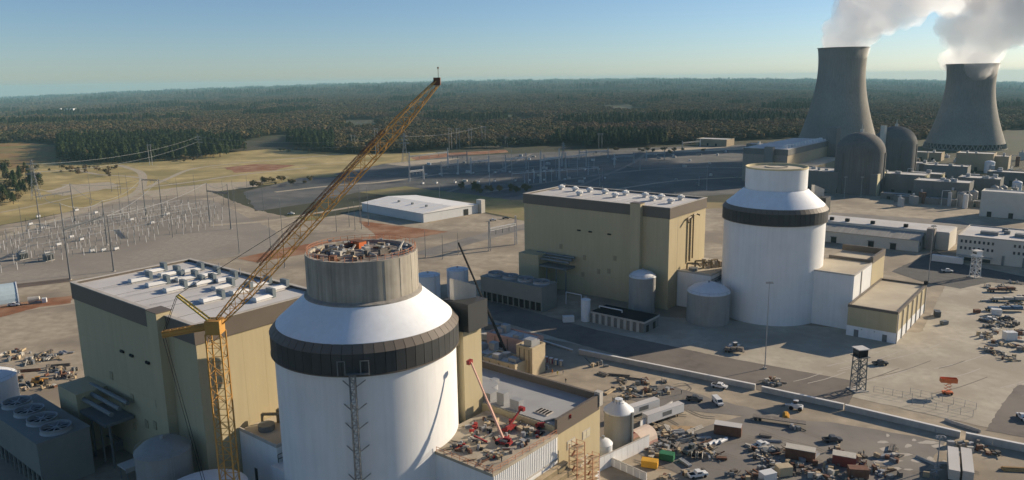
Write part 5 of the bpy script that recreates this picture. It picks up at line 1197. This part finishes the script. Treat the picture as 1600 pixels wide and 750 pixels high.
# loose materials of the laydown yards
def laydown(n, xr, yr, ok, lb, gr, sp=2.4):
    k = 0
    while k < n:
        px, py = rnd.uniform(*xr), rnd.uniform(*yr)
        if not ok(px, py): continue
        k += 1; q = rnd.random()
        if q < .6: crate_pile(px, py, lb, mix, n=rnd.randint(4, 8), spread=sp, hmax=1.4, group=gr)
        else:
            t = thing('material_stack', lb, 'materials', P(px, py), rnd.random()*3.1, gr); mt = rnd.choice(mix + [M_pale, M_wood]); L = rnd.uniform(2.5, 6)
            for i in range(rnd.randint(3, 5)): MB().box(-L/2, L/2+rnd.uniform(-.3,.3), i*.45-.9, i*.45-.5, .15, rnd.uniform(.4, .9)).build('plank', mt, t)
            for x in (-L*.3, L*.3): MB().box(x-.08, x+.08, -.9, 1.2, 0, .14).build('bearer', M_wood, t)
laydown(46, (1030, 1400), (660, 750), lambda x, y: y > 668 + abs(x-1120)*.0 and not (1150 < x < 1176) and not (x > 1265 and y < 700) and not (1110 < x < 1150 and y < 690), 'mixed small materials laid out in the near yard', 'materials in the near yard')
laydown(26, (1535, 1600), (440, 560), lambda x, y: True, 'mixed small materials on the far side of the open concrete', 'materials on the open concrete')
laydown(26, (2, 118), (548, 612), lambda x, y: y < 618 - x*.05, 'mixed small materials in the yard at the hall foot', 'materials at the hall foot')
laydown(12, (930, 1060), (575, 622), lambda x, y: y > 568 + (x-905)*.2 and y < 628, 'mixed small materials on the bare yard', 'materials on the bare yard', 1.6)
laydown(14, (1010, 1045), (668, 712), lambda x, y: True, 'mixed small materials between silo and pipes', 'materials beside the silo')
laydown(10, (735, 830), (535, 590), lambda x, y: True, 'mixed small materials round the tan modules', 'materials round the modules')
for i in range(44):
    a, b = rnd.uniform(20, 39.3), rnd.uniform(1.2, 24.5)
    if math.hypot(a, b) < 24: continue
    t = thing('deck_gear', 'small gear lying about the open roof deck', 'equipment', W(CL, a, b, 22.02), rnd.random()*6, 'gear on the open roof deck'); mt = rnd.choice([M_red, M_rust, M_grey, M_galv, M_wood, M_wood, M_clut, M_clut, M_black])
    if rnd.random() < .5: MB().cbox(0,0,0,rnd.uniform(.5,2),rnd.uniform(.4,1.1),rnd.uniform(.3,1.2)).build('case', mt, t); MB().cbox(.3,.2,0,.5,.5,rnd.uniform(.6,1.4)).build('drum', M_galv, t)
    else: MB().beam((-1.5,0,.15),(1.5,.2,.3),.25).build('beam', mt, t); MB().beam((-1.2,.4,.15),(1.4,.5,.15),.2).build('pipe', M_rust, t)

# equipment standing among the older plant
for i in range(60):
    px, py = rnd.uniform(1385, 1600), rnd.uniform(246, 326)
    p_ = P(px, py); t = thing('plant_equipment', 'small pale equipment amid the pipework of the older plant', 'equipment', p_, rnd.random()*3, 'equipment of the older plant'); hh = rnd.uniform(3, 12); mt = rnd.choice([M_palep, M_offw, M_tank, M_blockt, M_rust, M_wtank])
    if rnd.random() < .5: MB().cbox(0,0,0,rnd.uniform(3,9),rnd.uniform(2,5),hh).build('housing', mt, t); MB().cbox(1,0,hh,1.2,1.2,2).build('vent', M_palep, t)
    else: MB().cyl(0,0,0,hh,rnd.uniform(1.2,2.6),n=12).build('vessel', mt, t); MB().path([(0,0,hh),(0,0,hh+1.5),(6,0,hh+1.5),(6,0,0)], .6, 6).build('pipe', M_palep, t)
# ------------------------------------------------------------------ woodland
def foliage(name, c_lo, c_mid, c_hi, brown):
    """Leaf surface: tint varies from tree to tree and in broad stands across the land."""
    mt = bpy.data.materials.new(name); mt.use_nodes = True; n, l = mt.node_tree.nodes, mt.node_tree.links
    b = n['Principled BSDF']; b.inputs['Roughness'].default_value = 0.9; b.inputs['Specular IOR Level'].default_value = 0.1
    oi = n.new('ShaderNodeObjectInfo'); rp = n.new('ShaderNodeValToRGB')
    e = rp.color_ramp.elements; e[0].color = (*c_lo, 1); e[1].color = (*c_hi, 1); k = e.new(0.5); k.color = (*c_mid, 1)
    l.new(oi.outputs['Random'], rp.inputs[0])
    g = n.new('ShaderNodeNewGeometry'); nz = n.new('ShaderNodeTexNoise'); nz.inputs['Scale'].default_value = 0.0035; nz.inputs['Detail'].default_value = 5
    l.new(oi.outputs['Location'], nz.inputs['Vector'])
    r2 = n.new('ShaderNodeValToRGB'); r2.color_ramp.elements[0].position = 0.44; r2.color_ramp.elements[1].position = 0.66
    l.new(nz.outputs[0], r2.inputs[0])
    mx = n.new('ShaderNodeMixRGB'); l.new(r2.outputs[0], mx.inputs[0]); l.new(rp.outputs[0], mx.inputs[1]); mx.inputs[2].default_value = (*brown, 1)
    l.new(mx.outputs[0], b.inputs['Base Color'])
    return mt
M_pine = foliage('pine_needles', (0.036,0.060,0.026), (0.052,0.080,0.032), (0.070,0.096,0.040), (0.072,0.086,0.038))
M_leaf = foliage('broad_leaves', (0.055,0.062,0.030), (0.105,0.092,0.042), (0.180,0.130,0.060), (0.135,0.092,0.055))
M_bark = mat('bark', (0.10, 0.08, 0.06), 0.95, 0.2, 1.0)

def crown_mesh(kind, seed):
    r_ = random.Random(seed); mb = MB()
    if kind == 'pine':
        for i in range(210):
            u = r_.random() ** 0.75; z = 0.22 + 0.78 * u; rad = 0.20 * (1 - u) ** 0.75 + 0.02
            a = r_.random() * 6.283; q = rad * math.sqrt(r_.uniform(.25, 1)); c = Vector((q*math.cos(a), q*math.sin(a), z)); s = r_.uniform(.035, .075)
            d = Vector((math.cos(a), math.sin(a), r_.uniform(-.5, .3))).normalized(); t = d.cross(Vector((0,0,1))).normalized(); w = t.cross(d)
            mb.add([c - t*s*.8, c + d*s*1.5 + w*s*.2, c + t*s*.8, c + w*s*.9 - d*s*.3], [(0,1,2),(0,2,3)])
    else:
        lobes = [(Vector((r_.uniform(-.22,.22), r_.uniform(-.22,.22), r_.uniform(.42,.80))), r_.uniform(.14,.24)) for _ in range(8)]
        for i in range(240):
            c0, lr = lobes[i % 8]; v = Vector((r_.gauss(0,1), r_.gauss(0,1), r_.gauss(0,1))).normalized()
            c = c0 + v * lr * r_.uniform(.7, 1.05); s = r_.uniform(.04, .085)
            n_ = (v + Vector((r_.uniform(-.6,.6), r_.uniform(-.6,.6), r_.uniform(-.4,.8)))).normalized(); t = n_.orthogonal().normalized(); w = n_.cross(t); k = r_.uniform(0, 6.28)
            t2 = t*math.cos(k) + w*math.sin(k); w2 = n_.cross(t2)
            mb.add([c - t2*s, c - w2*s*.8, c + t2*s, c + w2*s*.8], [(0,1,2,3)])
    me = mb.mesh('crown'); me.materials.append(M_pine if kind == 'pine' else M_leaf); return me
def trunk_mesh(kind, seed):
    r_ = random.Random(seed); mb = MB(); top = .95 if kind == 'pine' else .62
    mb.beam((0,0,-.02), (0,0,top), .032, w2=.008, n=6)
    for i in range(4 if kind == 'pine' else 5):
        a = r_.random()*6.28; z = r_.uniform(.3, .6); mb.beam((0,0,z), (.14*math.cos(a), .14*math.sin(a), z + .12), .014, w2=.005, n=4)
    me = mb.mesh('trunk'); me.materials.append(M_bark); return me
CROWNS = [(crown_mesh('pine', s), trunk_mesh('pine', s)) for s in range(4)] + [(crown_mesh('leaf', s+9), trunk_mesh('leaf', s+9)) for s in range(5)]

EDGE = [(-400,236),(-200,230),(0,224),(60,222),(90,226),(93,253),(120,256),(170,257),(235,253),(300,249),(372,245),(384,238),(410,228),(440,222),(470,234),(500,239),(560,240),(640,238),(700,233),(800,231),(900,232),(1000,230),(1060,226),(1130,221),(1240,216),(1420,222),(1560,210),(1580,202),(1700,204),(2000,210)]
def edge_y(x):
    for (x0, y0), (x1, y1) in zip(EDGE[:-1], EDGE[1:]):
        if x0 <= x <= x1: return y0 + (y1 - y0) * (x - x0) / (x1 - x0)
    return 215
def plant_points():
    pts = []; r_ = random.Random(3)
    bands = [(600, 1600, 8.5, 1.0), (1600, 3200, 12.5, 1.15), (3200, 7000, 24, 1.9), (7000, 16500, 52, 3.6)]
    for y0, y1, sp, k in bands:
        y = y0
        while y < y1:
            hw = 0.80 * y + 60; nx = int(2 * hw / sp)
            for i in range(nx):
                x = -hw + i * sp + r_.uniform(-.5, .5) * sp; yy = y + r_.uniform(-.5, .5) * sp
                px, py = Q((x, yy, 0))
                if yy < 1800 and py > edge_y(px): continue
                dens = mnoise.noise((x / 260, yy / 420, 1.7)) + .5 * mnoise.noise((x / 90, yy / 130, 4.1))
                if yy < 1800 and edge_y(px) - py < 3 and r_.random() < .4: continue
                if yy > 1050 and dens < -.36: continue
                pine = (mnoise.noise((x / 330, yy / 400, 9.2)) > .34) or (85 < px < 520 and yy < 1500 and r_.random() < .85)
                hgt = (r_.uniform(13, 27) if pine else r_.uniform(9, 20)) * k * (.8 if k > 1.5 else 1)
                pts.append((x, yy, terr(x, yy) - .1 * k, hgt, pine))
            y += sp
    # the thicket at the field's near corner and loose shrubs
    for i in range(170):
        px, py = r_.uniform(-80, 66), r_.uniform(262, 322)
        if py > 322 - max(0, px - 20) * .6 or py < 262 + max(0, px) * .15: continue
        p = P(px, py); pts.append((p.x, p.y, 0, r_.uniform(8, 17), r_.random() < .75))
    for cx, cy, sx, sy, n in ((130,268,45,7,26),(180,265,8,4,5),(290,253,14,3,8),(440,286,40,5,16),(470,236,40,5,14),(735,298,20,3,8),(770,300,28,3,10),(1010,238,60,3,14),(400,292,12,3,5),(810,300,40,4,9),(100,254,10,3,4)):
        for i in range(n):
            p = P(r_.gauss(cx, sx*.6), r_.gauss(cy, sy*.6)); pts.append((p.x, p.y, 0, r_.uniform(4, 9), False))
    return pts
PTS = plant_points()
def vis(p):
    px, py = Q((p[0], p[1], p[2] + p[3]*.6)); return -20 < px < 1620 and 100 < py < 760
near = sorted([p for p in PTS if vis(p)], key=lambda p: p[1] - p[3]*8)
single = near[:300]; ss = set(id(p) for p in single)
def tree_label(p, px, py):
    k = 'dark green pine' if p[4] else 'low leafy shrub tree'
    if p[3] < 10 and not p[4]: k = 'small bushy shrub'
    if px < 70 and py > 255: return k + ' in the thicket at the near corner of the field', 'trees in the field-corner thicket ' + k
    if py > 260 and px < 600: return k + ' loose in the grass field', 'loose shrubs in the field ' + k
    if px < 620: return k + ' along the front of the woodland beyond the field', 'trees along the woodland front ' + k
    return k + ' by the far switchyard edge', 'trees at the switchyard edge ' + k
for i, p in enumerate(single):
    px, py = Q(p[:3]); lb, gr = tree_label(p, px, py); k = rnd.randrange(4) if p[4] else 4 + rnd.randrange(5)
    t = thing('pine_tree' if p[4] else 'leafy_tree', lb, 'tree', p[:3], rnd.random()*6.28, gr)
    w = p[3] * (1.15 if p[4] else 1.2); 
    put(CROWNS[k][0], 'crown', t, scale=(w, w, p[3])); put(CROWNS[k][1], 'trunk', t, scale=(p[3],)*3)

def forest_object():
    rest = [p for p in PTS if id(p) not in ss]
    me = bpy.data.meshes.new('forest'); me.from_pydata([p[:3] for p in rest], [], [])
    a = me.attributes.new('size', 'FLOAT_VECTOR', 'POINT'); r_ = random.Random(5); v = []
    for p in rest:
        f = r_.uniform(1.0, 1.35) if p[4] else r_.uniform(1.15, 1.6)
        v += [p[3]*f, p[3]*f, p[3]]
    a.data.foreach_set('vector', v)
    b = me.attributes.new('turn', 'FLOAT', 'POINT'); b.data.foreach_set('value', [r_.random()*6.28 for _ in rest])
    c = me.attributes.new('kind_index', 'INT', 'POINT'); c.data.foreach_set('value', [r_.randrange(4) if p[4] else 4 + r_.randrange(5) for p in rest])
    o = bpy.data.objects.new('forest', me); col.objects.link(o); tag(o, 'brown and green woodland stretching to the horizon', 'forest', kind='stuff')
    ng = bpy.data.node_groups.new('forest_scatter', 'GeometryNodeTree')
    ng.interface.new_socket('Geometry', in_out='INPUT', socket_type='NodeSocketGeometry'); ng.interface.new_socket('Geometry', in_out='OUTPUT', socket_type='NodeSocketGeometry')
    n, l = ng.nodes, ng.links; gi = n.new('NodeGroupInput'); go = n.new('NodeGroupOutput')
    proto = bpy.data.collections.new('tree_shapes')
    for i, (cm, tm) in enumerate(CROWNS):
        oo = bpy.data.objects.new('tree_shape_%d' % i, cm); proto.objects.link(oo)
    ci = n.new('GeometryNodeCollectionInfo'); ci.inputs['Collection'].default_value = proto; ci.inputs['Separate Children'].default_value = True; ci.inputs['Reset Children'].default_value = True
    ip = n.new('GeometryNodeInstanceOnPoints'); ip.inputs['Pick Instance'].default_value = True
    def attr(nm, ty):
        x = n.new('GeometryNodeInputNamedAttribute'); x.data_type = ty; x.inputs['Name'].default_value = nm; return x
    sz = attr('size', 'FLOAT_VECTOR'); tu = attr('turn', 'FLOAT'); ki = attr('kind_index', 'INT')
    cx = n.new('ShaderNodeCombineXYZ'); l.new(tu.outputs['Attribute'], cx.inputs['Z'])
    l.new(gi.outputs[0], ip.inputs['Points']); l.new(ci.outputs[0], ip.inputs['Instance']); l.new(ki.outputs['Attribute'], ip.inputs['Instance Index'])
    l.new(cx.outputs[0], ip.inputs['Rotation']); l.new(sz.outputs['Attribute'], ip.inputs['Scale']); l.new(ip.outputs[0], go.inputs[0])
    md = o.modifiers.new('scatter', 'NODES'); md.node_group = ng
forest_object()
# ------------------------------------------------------------------ air and steam
def volume_mat(name, color, density, aniso=0.0):
    mt = bpy.data.materials.new(name); mt.use_nodes = True; n, l = mt.node_tree.nodes, mt.node_tree.links
    for x in list(n):
        if x.type != 'OUTPUT_MATERIAL': n.remove(x)
    v = n.new('ShaderNodeVolumePrincipled'); v.inputs['Color'].default_value = (*color, 1); v.inputs['Density'].default_value = density; v.inputs['Anisotropy'].default_value = aniso
    l.new(v.outputs[0], n['Material Output'].inputs['Volume']); return mt
hz = MB().box(-20000, 20000, -700, 19000, -700, 156).build('haze', volume_mat('haze_air', (0.46, 0.80, 0.90), 4.8e-5, 0.0))
tag(hz, 'thin blue haze in the air', kind='stuff')
def steam(ct, seed, puffs, label):
    """A lumpy closed cloud of steam leaving a tower: overlapping puffs fused into one skin, filled with an even volume."""
    r_ = random.Random(seed); t, p, h, ro = ct
    bm = bmesh.new()
    for (dx, dy, dz, rr) in puffs:
        n = max(6, int(rr / 3))
        for k in range(n):
            v = Vector((r_.gauss(0,1), r_.gauss(0,1), r_.gauss(0,1))).normalized() * rr * r_.uniform(.35, .95)
            s = rr * r_.uniform(.32, .6)
            m_ = Matrix.Translation(Vector((p.x + dx, p.y + dy, h + dz)) + v) @ Matrix.Diagonal((s, s, s, 1))
            bmesh.ops.create_icosphere(bm, subdivisions=2, radius=1, matrix=m_)
        bmesh.ops.create_icosphere(bm, subdivisions=2, radius=1, matrix=Matrix.Translation((p.x + dx, p.y + dy, h + dz)) @ Matrix.Diagonal((rr*.9, rr*.9, rr*.9, 1)))
    me = bpy.data.meshes.new('steam_plume'); bm.to_mesh(me); bm.free()
    me.materials.append(M_steam)
    o = bpy.data.objects.new('steam_plume', me); col.objects.link(o)
    rm = o.modifiers.new('fuse', 'REMESH'); rm.mode = 'VOXEL'; rm.voxel_size = 2.6
    tx = bpy.data.textures.new('billow_%d' % seed, 'CLOUDS'); tx.noise_scale = 26; tx.noise_depth = 3
    dp = o.modifiers.new('billow', 'DISPLACE'); dp.texture = tx; dp.texture_coords = 'GLOBAL'; dp.strength = 16; dp.mid_level = .5
    tx2 = bpy.data.textures.new('wisp_%d' % seed, 'CLOUDS'); tx2.noise_scale = 8; tx2.noise_depth = 2
    d2 = o.modifiers.new('wisp', 'DISPLACE'); d2.texture = tx2; d2.texture_coords = 'GLOBAL'; d2.strength = 5; d2.mid_level = .5
    tag(o, label, 'steam', kind='stuff')
    return o
M_steam = volume_mat('steam', (0.995, 0.995, 0.997), 0.030, 0.6)
rr1 = CT1[3]; rr2 = CT2[3]
pl1 = [(4,-8,0,rr1*.96),(0,0,2,rr1*.95),(0,-16,10,rr1*.7),(8,0,10,rr1*.7),(6,0,20,rr1*.92),(14,0,44,rr1*1.05),(34,0,66,rr1*1.2),(62,0,92,rr1*1.35),(70,0,44,rr1*.8),(104,0,62,rr1*.85),(130,0,92,rr1*1.1),(100,0,128,rr1*1.5),(165,0,120,rr1*1.5),(40,0,130,rr1*1.3),(150,-20,70,rr1*.9),(190,-40,90,rr1*1.1),(-14,0,12,rr1*.55),(20,0,100,rr1*1.2)]
pl2 = [(0,-8,-1,rr2*.98),(0,0,0,rr2*.95),(-8,0,12,rr2*.7),(10,0,10,rr2*.7),(0,-14,8,rr2*.7),(4,0,20,rr2*.95),(-18,0,42,rr2*1.0),(12,0,52,rr2*1.2),(40,0,60,rr2*1.3),(30,0,92,rr2*1.5),(78,0,84,rr2*1.5),(120,0,110,rr2*1.7),(180,0,130,rr2*1.9),(70,0,140,rr2*1.8),(240,20,150,rr2*2.0),(150,10,180,rr2*2.0),(300,30,175,rr2*2.2),(230,20,215,rr2*2.2)]
steam(CT1, 11, pl1, 'thick white steam drifting from the tower behind the domes')
steam(CT2, 12, pl2, 'thick white steam billowing from the tower near the picture edge')
